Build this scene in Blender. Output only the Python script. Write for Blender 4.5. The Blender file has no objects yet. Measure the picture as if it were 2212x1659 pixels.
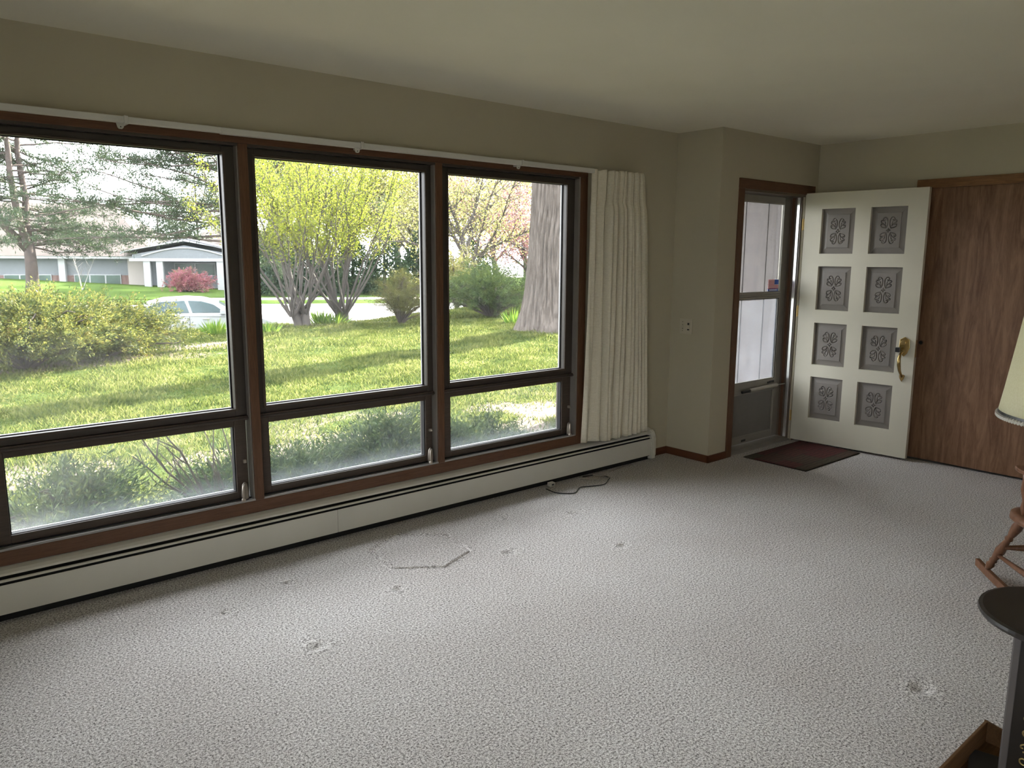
import bpy, bmesh, math, random
import numpy as np
from mathutils import Vector, Matrix

random.seed(7)
rng = np.random.default_rng(11)
scene = bpy.context.scene
C = scene.collection

# ------------------------------------------------------------------ camera, sky, sun, exposure
CAM = np.array([0.0, 0.0, 1.532]); FPX = 1653.05; IW, IH = 2212, 1659
def cam_axes(yaw=40.127, pitch=-9.465, roll=0.316):
    y, p, r = np.radians([yaw, pitch, roll])
    f = np.array([math.sin(y)*math.cos(p), math.cos(y)*math.cos(p), math.sin(p)])
    rt = np.cross(f, [0, 0, 1]); rt /= np.linalg.norm(rt); up = np.cross(rt, f)
    c, s = math.cos(r), math.sin(r)
    return c*rt+s*up, -s*rt+c*up, f
AX = cam_axes()
cd = bpy.data.cameras.new('camera'); cam = bpy.data.objects.new('camera', cd); C.objects.link(cam)
cd.sensor_width = 36.0; cd.lens = FPX/IW*36.0; cd.clip_start = 0.02; cd.clip_end = 400
M = Matrix((AX[0], AX[1], -AX[2])).transposed().to_4x4(); M.translation = Vector(CAM)
cam.matrix_world = M
scene.camera = cam

SKY = 9.5
SUN = 62.0
EXPOSURE = 0.0
LEAF = .52
w = bpy.data.worlds.new('sky'); scene.world = w; w.use_nodes = True
bg = w.node_tree.nodes['Background']
bg.inputs['Color'].default_value = (0.93, 0.965, 1.0, 1); bg.inputs['Strength'].default_value = SKY
sd = bpy.data.lights.new('sun', 'SUN'); sun = bpy.data.objects.new('sun', sd); C.objects.link(sun)
sd.energy = SUN; sd.color = (1.0, 0.93, 0.78); sd.angle = math.radians(0.8)
saz = math.radians(15.0); sel = math.radians(27.0)      # bearing from +X towards +Y, elevation
sv = Vector((math.cos(saz)*math.cos(sel), math.sin(saz)*math.cos(sel), math.sin(sel)))
sun.rotation_euler = sv.to_track_quat('Z', 'Y').to_euler(); sun.location = (0, 0, 30)
scene.view_settings.view_transform = 'Standard'; scene.view_settings.look = 'None'
scene.view_settings.gamma = 1.0; scene.view_settings.use_curve_mapping = False
scene.view_settings.exposure = EXPOSURE
scene.cycles.max_bounces = 9; scene.cycles.diffuse_bounces = 6; scene.cycles.glossy_bounces = 3
scene.cycles.transmission_bounces = 4; scene.cycles.transparent_max_bounces = 12
scene.cycles.use_denoising = True; scene.cycles.sample_clamp_indirect = 6.0
scene.cycles.caustics_reflective = False; scene.cycles.caustics_refractive = False

# ------------------------------------------------------------------ helpers
def ray(px, py):
    return AX[2] + (px-IW/2)/FPX*AX[0] - (py-IH/2)/FPX*AX[1]
def at_dist(px, D):                     # ground point on the bearing of a column of the photograph, D metres away
    d = ray(px, 554.0); h = math.hypot(d[0], d[1]); return d[0]/h*D, d[1]/h*D
def lin(c):
    return tuple((v/255/12.92 if v/255 <= .04045 else ((v/255+.055)/1.055)**2.4) for v in c)

class NT:
    def __init__(s, name):
        s.m = bpy.data.materials.new(name); s.m.use_nodes = True; s.t = s.m.node_tree
        s.b = s.t.nodes['Principled BSDF']; s.out = s.t.nodes['Material Output']
    def n(s, typ, **kw):
        nd = s.t.nodes.new(typ)
        for k, v in kw.items():
            if k in nd.inputs: nd.inputs[k].default_value = v
            else: setattr(nd, k, v)
        return nd
    def l(s, a, b): s.t.links.new(a, b)
    def ramp(s, fac, stops):
        r = s.n('ShaderNodeValToRGB'); s.l(fac, r.inputs[0]); e = r.color_ramp.elements
        while len(e) < len(stops): e.new(.5)
        for i, (p, c) in enumerate(stops): e[i].position = p; e[i].color = (*c, 1)
        return r.outputs[0]
    def coord(s, scale=(1, 1, 1), rot=(0, 0, 0), kind='Object'):
        tc = s.n('ShaderNodeTexCoord'); mp = s.n('ShaderNodeMapping')
        mp.inputs['Scale'].default_value = scale; mp.inputs['Rotation'].default_value = rot
        s.l(tc.outputs[kind], mp.inputs[0]); return mp.outputs[0]
    def noise(s, vec, scale, detail=3, rough=.5, dist=0):
        n = s.n('ShaderNodeTexNoise'); n.inputs['Scale'].default_value = scale; n.inputs['Detail'].default_value = detail
        n.inputs['Roughness'].default_value = rough; n.inputs['Distortion'].default_value = dist
        if vec is not None: s.l(vec, n.inputs['Vector'])
        return n.outputs['Fac']
    def bump(s, h, strength, dist=.005):
        b = s.n('ShaderNodeBump'); b.inputs['Strength'].default_value = strength; b.inputs['Distance'].default_value = dist
        s.l(h, b.inputs['Height']); s.l(b.outputs[0], s.b.inputs['Normal'])

def plain(name, col, rough=.6, metal=0., var=.06, scale=8., bump=0., bscale=200., spec=.4):
    t = NT(name); c = np.array(col)
    v = t.coord(); f = t.noise(v, scale, 4)
    o = t.ramp(f, [(.3, tuple(c*(1-var))), (.7, tuple(np.minimum(c*(1+var), 1)))])
    t.l(o, t.b.inputs['Base Color']); t.b.inputs['Roughness'].default_value = rough
    t.b.inputs['Metallic'].default_value = metal; t.b.inputs['Specular IOR Level'].default_value = spec
    if bump: t.bump(t.noise(v, bscale, 2), bump, .002)
    return t.m

def wood(name, dark, light, axis='Z', rough=.45, scale=6., stretch=14., bump=.05):
    t = NT(name); sc = [stretch]*3; sc['XYZ'.index(axis)] = 1.
    v = t.coord(scale=tuple(sc)); f = t.noise(v, scale, 6, .6, 1.2); g = t.noise(v, scale*9, 3, .6)
    mx = t.n('ShaderNodeMix', data_type='FLOAT'); mx.inputs[0].default_value = .25
    t.l(f, mx.inputs[2]); t.l(g, mx.inputs[3])
    t.l(t.ramp(mx.outputs[0], [(.36, dark), (.62, light)]), t.b.inputs['Base Color'])
    t.b.inputs['Roughness'].default_value = rough; t.b.inputs['Specular IOR Level'].default_value = .35
    t.bump(g, bump, .001); return t.m

def leafmat(name, cols, trans=.45, rough=.6, tcol=None, gloss=.012, ns=1.3, nw=.45):
    """diffuse plus translucent leaf whose colour varies from leaf to leaf"""
    t = NT(name); t.t.nodes.remove(t.b)
    g = t.n('ShaderNodeNewGeometry'); v = t.coord(); nz = t.noise(v, ns, 3)
    mx = t.n('ShaderNodeMix', data_type='FLOAT'); mx.inputs[0].default_value = nw
    t.l(g.outputs['Random Per Island'], mx.inputs[2]); t.l(nz, mx.inputs[3])
    st = [(.22+.56*i/(len(cols)-1), tuple(v_*LEAF for v_ in c)) for i, c in enumerate(cols)]
    col = t.ramp(mx.outputs[0], st)
    d = t.n('ShaderNodeBsdfDiffuse'); tr = t.n('ShaderNodeBsdfTranslucent'); t.l(col, d.inputs[0])
    if tcol:
        mc = t.n('ShaderNodeMix', data_type='RGBA', blend_type='MULTIPLY'); mc.inputs[0].default_value = 1
        t.l(col, mc.inputs[6]); mc.inputs[7].default_value = (*tcol, 1); t.l(mc.outputs[2], tr.inputs[0])
    else: t.l(col, tr.inputs[0])
    ms = t.n('ShaderNodeMixShader'); ms.inputs[0].default_value = trans
    t.l(d.outputs[0], ms.inputs[1]); t.l(tr.outputs[0], ms.inputs[2])
    gl = t.n('ShaderNodeBsdfGlossy'); gl.inputs['Roughness'].default_value = .45
    m2 = t.n('ShaderNodeMixShader'); m2.inputs[0].default_value = gloss
    t.l(ms.outputs[0], m2.inputs[1]); t.l(gl.outputs[0], m2.inputs[2]); t.l(m2.outputs[0], t.out.inputs[0])
    return t.m

def glassmat(name, haze=.03, hazecol=(.8, .85, .9), bottom=None, refl=1.0, tint=(1, 1, 1)):
    """clear pane with a film of dust; bottom=(z0, z1, amount) thickens the dust towards the lower edge"""
    t = NT(name); t.t.nodes.remove(t.b)
    tr = t.n('ShaderNodeBsdfTransparent'); tr.inputs[0].default_value = (*tint, 1)
    gl = t.n('ShaderNodeBsdfGlossy'); gl.inputs['Roughness'].default_value = .0
    fr = t.n('ShaderNodeFresnel'); fr.inputs[0].default_value = 1.12
    m1 = t.n('ShaderNodeMixShader'); t.l(fr.outputs[0], m1.inputs[0]); t.l(tr.outputs[0], m1.inputs[1]); t.l(gl.outputs[0], m1.inputs[2])
    du = t.n('ShaderNodeBsdfTranslucent'); du.inputs[0].default_value = (*hazecol, 1)
    v = t.coord(); nz = t.noise(v, 7., 6, .65)
    mr = t.n('ShaderNodeMapRange'); t.l(nz, mr.inputs[0]); mr.inputs[1].default_value = .3; mr.inputs[2].default_value = .7
    mr.inputs[3].default_value = haze*.35; mr.inputs[4].default_value = haze*.85
    fac = mr.outputs[0]
    if bottom:
        sp = t.n('ShaderNodeSeparateXYZ'); t.l(v, sp.inputs[0])
        b = t.n('ShaderNodeMapRange', interpolation_type='SMOOTHSTEP'); t.l(sp.outputs[2], b.inputs[0])
        b.inputs[1].default_value = bottom[0]; b.inputs[2].default_value = bottom[1]
        b.inputs[3].default_value = bottom[2]*.45; b.inputs[4].default_value = 0
        nz2 = t.noise(v, 24., 5, .7)
        mu = t.n('ShaderNodeMath', operation='MULTIPLY'); t.l(b.outputs[0], mu.inputs[0]); t.l(nz2, mu.inputs[1])
        ad = t.n('ShaderNodeMath', operation='ADD'); t.l(mu.outputs[0], ad.inputs[0]); t.l(fac, ad.inputs[1]); fac = ad.outputs[0]
    m2 = t.n('ShaderNodeMixShader'); t.l(fac, m2.inputs[0]); t.l(m1.outputs[0], m2.inputs[1]); t.l(du.outputs[0], m2.inputs[2])
    t.l(m2.outputs[0], t.out.inputs[0]); return t.m

def tag(o, label=None, cat=None, group=None, kind=None):
    if label: o['label'] = label
    if cat: o['category'] = cat
    if group: o['group'] = group
    if kind: o['kind'] = kind
    return o
def empty(name, loc=(0, 0, 0), rz=0, parent=None, **kw):
    o = bpy.data.objects.new(name, None); C.objects.link(o); o.location = loc; o.rotation_euler = (0, 0, rz)
    o.empty_display_size = .1
    if parent: o.parent = parent
    return tag(o, **kw)

class MB:
    """collects geometry; build() links it as ONE mesh object"""
    def __init__(s): s.v = []; s.f = []; s.mi = []; s.cur = 0
    def raw(s, vs, fs):
        k = len(s.v); s.v += [tuple(p) for p in vs]; s.f += [tuple(i+k for i in f) for f in fs]; s.mi += [s.cur]*len(fs); return s
    def box(s, x0, x1, y0, y1, z0, z1):
        return s.raw([(x0, y0, z0), (x1, y0, z0), (x1, y1, z0), (x0, y1, z0), (x0, y0, z1), (x1, y0, z1), (x1, y1, z1), (x0, y1, z1)],
                     [(0, 3, 2, 1), (4, 5, 6, 7), (0, 1, 5, 4), (1, 2, 6, 5), (2, 3, 7, 6), (3, 0, 4, 7)])
    def tube(s, pts, r, n=8, caps=True, flat=1.0):
        P = [Vector(p) for p in pts]; R = r if hasattr(r, '__len__') else [r]*len(P)
        k = len(s.v); prev = None; F = []
        for i, p in enumerate(P):
            t = (P[min(i+1, len(P)-1)] - P[max(i-1, 0)])
            if t.length < 1e-9: t = Vector((0, 0, 1))
            t.normalize()
            if prev is None:
                a = Vector((0, 0, 1)) if abs(t.z) < .9 else Vector((1, 0, 0)); u = t.cross(a).normalized()
            else: u = (prev - t*prev.dot(t)).normalized()
            prev = u; q = t.cross(u)
            for j in range(n):
                a = 2*math.pi*j/n; s.v.append(tuple(p + (u*math.cos(a) + q*math.sin(a)*flat)*R[i]))
        for i in range(len(P)-1):
            for j in range(n):
                a, b = k+i*n+j, k+i*n+(j+1) % n; F.append((a, b, b+n, a+n))
        if caps: F.append(tuple(k+j for j in reversed(range(n)))); F.append(tuple(k+(len(P)-1)*n+j for j in range(n)))
        s.f += F; s.mi += [s.cur]*len(F); return s
    def lathe(s, prof, c=(0, 0, 0), n=24, sx=1, sy=1):
        k = len(s.v); F = []
        for r, z in prof:
            for j in range(n):
                a = 2*math.pi*j/n; s.v.append((c[0]+r*math.cos(a)*sx, c[1]+r*math.sin(a)*sy, c[2]+z))
        for i in range(len(prof)-1):
            for j in range(n):
                a, b = k+i*n+j, k+i*n+(j+1) % n; F.append((a, b, b+n, a+n))
        F.append(tuple(k+j for j in reversed(range(n)))); F.append(tuple(k+(len(prof)-1)*n+j for j in range(n)))
        s.f += F; s.mi += [s.cur]*len(F); return s
    def prism(s, poly, ax, a0, a1):
        """polygon in the two axes other than ax, extruded from a0 to a1"""
        def P(u, w, a): return {0: (a, u, w), 1: (u, a, w), 2: (u, w, a)}[ax]
        n = len(poly); vs = [P(u, w, a0) for u, w in poly] + [P(u, w, a1) for u, w in poly]
        fs = [tuple(range(n)), tuple(reversed(range(n, 2*n)))] + [(i, i+n, (i+1) % n+n, (i+1) % n) for i in range(n)]
        return s.raw(vs, fs)
    def build(s, name, mats, parent=None, smooth=False, bevel=0, loc=None, fix=True, **kw):
        me = bpy.data.meshes.new(name); me.from_pydata(s.v, [], s.f)
        for m in (mats if isinstance(mats, (list, tuple)) else [mats]): me.materials.append(m)
        me.polygons.foreach_set('material_index', s.mi)
        if fix:
            bm = bmesh.new(); bm.from_mesh(me); bmesh.ops.recalc_face_normals(bm, faces=bm.faces); bm.to_mesh(me); bm.free()
        if smooth: me.shade_smooth() if hasattr(me, 'shade_smooth') else None
        if smooth: me.polygons.foreach_set('use_smooth', [True]*len(me.polygons))
        me.update()
        o = bpy.data.objects.new(name, me); C.objects.link(o)
        if parent: o.parent = parent
        if loc: o.location = loc
        if bevel:
            b = o.modifiers.new('bevel', 'BEVEL'); b.width = bevel; b.segments = 2; b.limit_method = 'ANGLE'
        return tag(o, **kw)

def npmesh(name, V, F, mat, parent=None, smooth=False, **kw):
    """numpy vertices and equal-sized faces -> mesh object"""
    me = bpy.data.meshes.new(name); n, k = F.shape
    me.vertices.add(len(V)); me.vertices.foreach_set('co', np.ascontiguousarray(V, dtype=np.float32).ravel())
    me.loops.add(n*k); me.loops.foreach_set('vertex_index', np.ascontiguousarray(F, dtype=np.int32).ravel())
    me.polygons.add(n); me.polygons.foreach_set('loop_start', np.arange(0, n*k, k, dtype=np.int32))
    me.polygons.foreach_set('loop_total', np.full(n, k, dtype=np.int32))
    if smooth: me.polygons.foreach_set('use_smooth', np.ones(n, dtype=bool))
    me.materials.append(mat); me.update(calc_edges=True); me.validate()
    o = bpy.data.objects.new(name, me); C.objects.link(o)
    if parent: o.parent = parent
    return tag(o, **kw)
def unit(a): return a/np.maximum(np.linalg.norm(a, axis=1, keepdims=True), 1e-9)
def leaves(name, P, D, L, Wd, mat, parent=None, spread=1.0, **kw):
    """rhombic leaves at P pointing along D (spread adds disorder)"""
    n = len(P); D = unit(np.asarray(D) + rng.normal(size=(n, 3))*spread)
    S = unit(np.cross(D, rng.normal(size=(n, 3)))); L = np.broadcast_to(L, (n,))*rng.uniform(.6, 1.3, n); Wd = np.broadcast_to(Wd, (n,))*rng.uniform(.7, 1.2, n)
    V = np.empty((n, 4, 3)); V[:, 0] = P; V[:, 1] = P + D*L[:, None]*.5 + S*Wd[:, None]*.5
    V[:, 2] = P + D*L[:, None]; V[:, 3] = P + D*L[:, None]*.5 - S*Wd[:, None]*.5
    return npmesh(name, V.reshape(-1, 3), np.arange(n*4).reshape(n, 4), mat, parent, **kw)
def limb(p, d, length, n, wob=.15, lift=0., r0=.05, r1=.01):
    p = Vector(p); d = Vector(d).normalized(); pts = [p.copy()]; st = length/n
    for i in range(n):
        d = (d + Vector((random.gauss(0, wob), random.gauss(0, wob), random.gauss(0, wob)+lift))).normalized()
        p = p + d*st; pts.append(p.copy())
    return pts, [r0+(r1-r0)*i/n for i in range(n+1)]

# ------------------------------------------------------------------ materials
WALL = plain('cream_wall_paint', (.47, .43, .32), .9, var=.02, scale=2, bump=.08, bscale=300, spec=.15)
CEIL = plain('ceiling_paint', (.80, .765, .62), .95, var=.02, scale=2, bump=.1, bscale=160, spec=.1)
WOODT = wood('brown_window_trim_wood', (.085, .038, .02), (.135, .065, .036), 'X', .45)
WOODV = wood('brown_trim_wood_upright', (.08, .038, .02), (.14, .068, .036), 'Z', .45)
WOODB = wood('red_brown_baseboard', (.085, .03, .014), (.125, .048, .022), 'X', .5)
PLY = wood('closet_plywood', (.12, .055, .028), (.25, .14, .08), 'Z', .42, scale=2.2, stretch=9, bump=.03)
FRAME = plain('bronze_window_frame', (.046, .037, .031), .42, var=.08, spec=.5)
FRAMEP = wood('taupe_sash_wood', (.055, .041, .032), (.078, .059, .047), 'X', .45)
GASK = plain('black_gasket', (.012, .012, .014), .6)
BEAD = plain('pale_glazing_bead', (.55, .55, .55), .4)
ALU = plain('storm_door_aluminium', (.30, .28, .24), .38, metal=.35, var=.05)
WHITEM = plain('white_enamel', (.56, .55, .50), .4, var=.02)
HEAT = plain('cream_heater_enamel', (.60, .58, .51), .42, var=.04, scale=3)
BLACK = plain('black_void', (.008, .008, .008), .8)
DOORC = plain('cream_door_paint', (.62, .59, .49), .45, var=.04, scale=3, bump=.04, bscale=60)
DOORG = plain('grey_brown_panel_paint', (.215, .195, .18), .5, var=.05)
BRASS = plain('aged_brass', (.50, .36, .15), .28, metal=1, var=.15, scale=40)
BLKPL = plain('black_plastic', (.02, .02, .022), .3)

def carpet():
    t = NT('berber_carpet'); v = t.coord()
    a = t.noise(v, 250, 3, .7); b = t.noise(v, 120, 2, .5); c = t.noise(v, 1.1, 4, .6)
    mx = t.n('ShaderNodeMix', data_type='FLOAT'); mx.inputs[0].default_value = .42; t.l(a, mx.inputs[2]); t.l(b, mx.inputs[3])
    col = t.ramp(mx.outputs[0], [(.38, (.08, .07, .066)), (.455, (.38, .36, .35)), (.53, (.70, .68, .665)), (.60, (.96, .94, .93))])
    soft = t.ramp(c, [(.3, (.88, .86, .85)), (.65, (1, 1, 1))])
    m = t.n('ShaderNodeMix', data_type='RGBA', blend_type='MULTIPLY'); m.inputs[0].default_value = 1
    t.l(col, m.inputs[6]); t.l(soft, m.inputs[7]); t.l(m.outputs[2], t.b.inputs['Base Color'])
    t.b.inputs['Roughness'].default_value = 1; t.b.inputs['Specular IOR Level'].default_value = .05
    t.bump(mx.outputs[0], .9, .006); return t.m
CARPET = carpet()

# ------------------------------------------------------------------ room shell
YW, XJ, YD, XE, HC = 3.73, 4.747, 3.336, 6.09, 2.44
XL, YB = -2.6, -3.4
TH = .14
def S(mb, name, mat, **kw): return mb.build(name, mat, kind='structure', **kw)

# carpeted floor, a grid whose lines close up around the furniture dents and the hexagonal mark
dents = [(1.77, 2.91, .020), (1.06, 3.17, .020), (1.23, 2.65, .024), (2.79, 3.37, .022), (3.16, 3.16, .022), (2.45, 2.92, .024), (2.99, 2.61, .022), (2.78, .99, .028), (1.40, 3.30, .014)]
hexp = [(2.12, 3.53), (2.35, 3.34), (2.31, 3.07), (2.08, 2.98), (1.87, 3.13), (1.90, 3.40)]
def lines(lo, hi, spots, base=.25):
    s = set(np.round(np.arange(lo, hi, base), 4)) | {hi}
    for a, b, st in spots: s |= set(np.round(np.arange(max(a, lo), min(b, hi), st), 4))
    s = np.array(sorted(s)); return s[np.concatenate([[True], np.diff(s) > .002])]
xs = lines(XL, XE, [(1.84, 2.38, .007)] + [(x-.055, x+.055, .009) for x, y, r in dents])
ys = lines(YB, YW, [(2.95, 3.56, .007)] + [(y-.055, y+.055, .009) for x, y, r in dents])
X, Y = np.meshgrid(xs, ys, indexing='ij'); Z = np.zeros_like(X)
for x, y, r in dents:
    d = np.hypot((X-x)*.9, Y-y); Z += -.010*np.exp(-(d/r)**2) + .003*np.exp(-((d-r*1.9)/(r*.6))**2)
hd = np.full_like(X, 9.)
for i in range(6):
    a = np.array(hexp[i]); b = np.array(hexp[(i+1) % 6]); ab = b-a
    tt = np.clip(((X-a[0])*ab[0] + (Y-a[1])*ab[1])/(ab@ab), 0, 1)
    hd = np.minimum(hd, np.hypot(X-a[0]-tt*ab[0], Y-a[1]-tt*ab[1]))
Z += -.009*np.exp(-(hd/.006)**2) + .003*np.exp(-((hd-.014)/.006)**2)
nx, ny = len(xs), len(ys); I = np.arange(nx*ny).reshape(nx, ny)
F = np.stack([I[:-1, :-1], I[1:, :-1], I[1:, 1:], I[:-1, 1:]], -1).reshape(-1, 4)
npmesh('floor', np.stack([X, Y, Z], -1).reshape(-1, 3), F, CARPET, smooth=True, kind='structure')
S(MB().box(XL-TH, XE+.8, YB-TH, YW+.1, -.25, -.03).box(XE+.001, XE+.8, -1.2, 2.7, -.03, -.002), 'floor_slab', plain('concrete', (.3, .3, .29), .9))
S(MB().box(XL-TH, XE+.8, YB-TH, YW+.02, HC, HC+.12), 'ceiling', CEIL)

# window wall: opening X .27..3.712, Z .297..2.053
OX0, OX1, OZ0, OZ1 = .25, 3.712, .297, 2.055
S(MB().box(XL-TH, OX0, YW, YW+TH, -.3, HC+.1).box(OX1, XJ+.02, YW, YW+TH, -.3, HC+.1).box(OX0, OX1, YW, YW+TH, OZ1, HC+.1).box(OX0, OX1, YW, YW+TH, -.3, OZ0), 'wall_front', WALL)
# jog and entry wall with the door opening X 5.03..5.905, Z 0..2.03
DX0, DX1, DZ1 = 5.035, 5.905, 2.035
S(MB().box(XJ, XJ+TH, YD, YW+TH-.001, -.3, HC+.1), 'wall_jog', WALL)
S(MB().box(XJ+TH, DX0, YD, YD+TH, -.3, HC+.1).box(DX1, XE+TH, YD, YD+TH, -.3, HC+.1).box(DX0, DX1, YD, YD+TH, DZ1, HC+.1), 'wall_entry', WALL)
# closet wall with an opening from Y 2.50 down to -1.0
S(MB().box(XE, XE+TH, 2.53, YD+.001, -.3, HC+.1).box(XE, XE+TH, YB-TH, -1.0, -.3, HC+.1).box(XE, XE+TH, -1.0, 2.53, 2.09, HC+.1), 'wall_right', WALL)
S(MB().box(XE+.7, XE+.8, -1.2, 2.7, -.3, HC+.1).box(XE+TH, XE+.7, -1.2, -1.1, -.3, HC+.1).box(XE+TH, XE+.7, 2.6, 2.7, -.3, HC+.1), 'wall_closet', WALL)
S(MB().box(XL-TH, XL, -.4, YW, -.3, HC+.1).box(XL-TH, XL, YB-TH, -3.2, -.3, HC+.1).box(XL-TH, XL, -3.2, -.4, 2.15, HC+.1).box(XL-TH, XL, -3.2, -.4, -.3, .35), 'wall_left', WALL)
S(MB().box(XL, XE, YB-TH, YB, -.3, HC+.1), 'wall_back', WALL)
# baseboards
def board(name, pts, h=.057, d=.014):
    m = MB()
    for (x0, x1, y0, y1) in pts: m.box(x0, x1, y0, y1, .001, h)
    return m.build(name, WOODB, bevel=.003, kind='structure')
board('baseboard_front', [(4.53, XJ-.013, YW-.013, YW)])
board('baseboard_jog', [(XJ-.013, XJ, YD-.013, YW-.0)])
board('baseboard_entry', [(XJ-.013, 4.969, YD-.013, YD)])
board('baseboard_entry_right', [(6.045, XE, YD-.013, YD)])
board('baseboard_closet_side', [(XE-.013, XE, 2.56, YD-.014)])
board('baseboard_left', [(XL, XL+.013, YB, YW-.08)])

# ------------------------------------------------------------------ picture window
YT = 3.70                                   # face of the casing
trims = empty('trim_1', kind='structure')
MB().box(.20, 3.774, YT, YW+.001, 2.053, 2.112).build('head_casing', WOODT, trims, bevel=.003)
MB().box(3.709, 3.774, YT, YW+.001, .236, 2.053).build('side_casing', WOODV, trims, bevel=.003)
MB().box(.20, .262, YT, YW+.001, .236, 2.053).build('side_casing', WOODV, trims, bevel=.003)
MB().box(.262, 3.709, YT, YW+.001, .236, .299).build('sill_casing', WOODT, trims, bevel=.003)
JAMB = plain('grey_jamb_and_lit_strip', (.22, .20, .18), .45, var=.05)
MB().box(3.694, 3.709, YT+.004, YW+TH, .30, 2.053).build('jamb', JAMB, trims)
MB().box(.262, .277, YT+.004, YW+TH, .30, 2.053).build('jamb', JAMB, trims)
MB().box(.277, 3.694, YT+.004, YW+TH, 2.04, 2.053).build('head_jamb', FRAME, trims)
m = MB().box(.277, 3.694, YT+.012, YW+TH, .299, .306); m.box(.277, 3.694, YT+.002, YT+.010, .299, .309)
m.build('sill_plate', plain('pale_worn_sill_strip', (.30, .29, .28), .35, metal=.3), trims)
for x0, x1 in ((1.418, 1.465), (2.545, 2.592)):
    p = MB().box(x0, x1, YT, YT+.045, .299, 2.053).build('mullion', WOODV, trims, bevel=.003)
    MB().box(x0-.006, x0, YT+.008, YT+.06, .306, 2.04).build('lit_face_strip', JAMB, p)  # paler strip paints the window light on the post's left face
    MB().box(x0+.004, x1-.004, YT+.045, YW+TH, .306, 2.04).build('mullion_core', FRAME, p)

GLASS_U = glassmat('window_glass', .014, (.85, .90, .95))
GLASS_L = glassmat('dusty_lower_glass', .028, (.82, .88, .95), bottom=(.34, .44, .17))
GY = 3.79
units = [(.281, 1.412, .369, 1.349), (1.465, 2.539, 1.518, 2.489), (2.592, 3.694, 2.664, 3.612)]
def ring(mb, x0, x1, z0, z1, gx0, gx1, gz0, gz1, y0, y1):
    mb.box(x0, gx0, y0, y1, z0, z1).box(gx1, x1, y0, y1, z0, z1).box(gx0, gx1, y0, y1, z0, gz0).box(gx0, gx1, y0, y1, gz1, z1)
    return mb
for k, (x0, x1, g0, g1) in enumerate(units):
    W_ = empty('window_%d' % (k+1), kind='structure')
    # fixed upper light
    ring(MB(), x0, x1, .738, 2.04, g0-.006, g1+.006, .774, 2.003, 3.742, 3.80).build('fixed_sash', FRAME, W_, bevel=.003)
    ring(MB(), g0-.018, g1+.018, .764, 2.012, g0-.006, g1+.006, .776, 2.001, 3.735, 3.742).build('stop_bead', FRAMEP, W_, bevel=.002)
    ring(MB(), g0-.006, g1+.006, .774, 2.003, g0, g1, .778, 1.999, 3.778, 3.786).build('gasket', GASK, W_)
    MB().box(g0-.004, g1+.004, GY-.002, GY+.002, .775, 2.002).build('glass_pane', GLASS_U, W_)
    m = MB().box(g1+.004, g1+.006, 3.79, 3.80, .776, 2.0).box(g0, g1+.004, 3.787, 3.80, .774, .7775); m.build('glazing_bead', BEAD, W_)
    # transom rail
    MB().box(x0, x1, 3.728, 3.80, .716, .738).build('transom_rail', FRAMEP, W_, bevel=.003)
    MB().box(x0, x1, 3.722, 3.742, .722, .730).build('transom_lip', FRAME, W_, bevel=.002)
    # awning light
    A = MB(); ring(A, x0+.008, x1-.008, .312, .714, g0+.004, g1-.004, .348, .686, 3.745, 3.805)
    A.build('awning_sash', FRAMEP, W_, bevel=.003)
    ring(MB(), g0+.004, g1-.004, .346, .688, g0+.009, g1-.009, .351, .683, 3.756, 3.786).build('gasket', GASK, W_)
    MB().box(g0+.004, g1-.004, GY-.002, GY+.002, .347, .687).build('glass_pane', GLASS_L, W_)
    MB().box(g0+.009, g1-.009, 3.787, 3.797, .348, .352).build('glazing_bead', BEAD, W_)
    MB().box(x0, x1, 3.742, 3.80, .306, .312).build('sill_weatherstrip', GASK, W_)
    # crank operator and latch
    cx = x1-.048
    h = MB().lathe([(.004, 0), (.017, .003), (.019, .02), (.017, .05), (.013, .078), (.005, .090)], (cx+.010, 3.722, .309), 14, sy=.75)
    op = h.build('crank_operator', plain('taupe_cast_metal_%d' % k, (.30, .26, .22), .38, metal=.3), W_, smooth=True)
    ar = MB().tube([(cx+.006, 3.703, .392), (cx-.006, 3.694, .385), (cx-.010, 3.690, .36), (cx-.011, 3.688, .335), (cx-.012, 3.687, .318)], [.006, .006, .0055, .005, .0045], 8)
    ar.build('crank_arm', plain('pale_crank_metal_%d' % k, (.34, .29, .24), .35, metal=.3), op, smooth=True)
    MB().tube([(cx-.012, 3.681, .318), (cx-.012, 3.694, .318)], .009, 12).build('crank_knob', plain('crank_knob_%d' % k, (.36, .31, .26), .35), op)
    l = MB().box(x1-.034, x1-.020, 3.728, 3.746, .495, .512).box(x1-.030, x1-.024, 3.716, 3.730, .498, .506)
    l.build('sash_latch', plain('latch_metal_%d' % k, (.34, .29, .24), .4, metal=.3), W_, bevel=.002)

# unseen window added in the left wall to brighten the room
W4 = empty('window_4', kind='structure')
m = MB()
for (p, q, u_, w_) in ((-3.2, -3.14, .35, 2.15), (-.46, -.4, .35, 2.15), (-1.83, -1.77, .41, 2.09), (-3.14, -.46, .35, .41), (-3.14, -.46, 2.09, 2.15)): m.box(XL-.09, XL-.03, p, q, u_, w_)
m.build('window_frame', FRAMEP, W4)
MB().box(XL-.062, XL-.058, -3.14, -.46, .41, 2.09).build('glass_pane', GLASS_U, W4)

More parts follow.
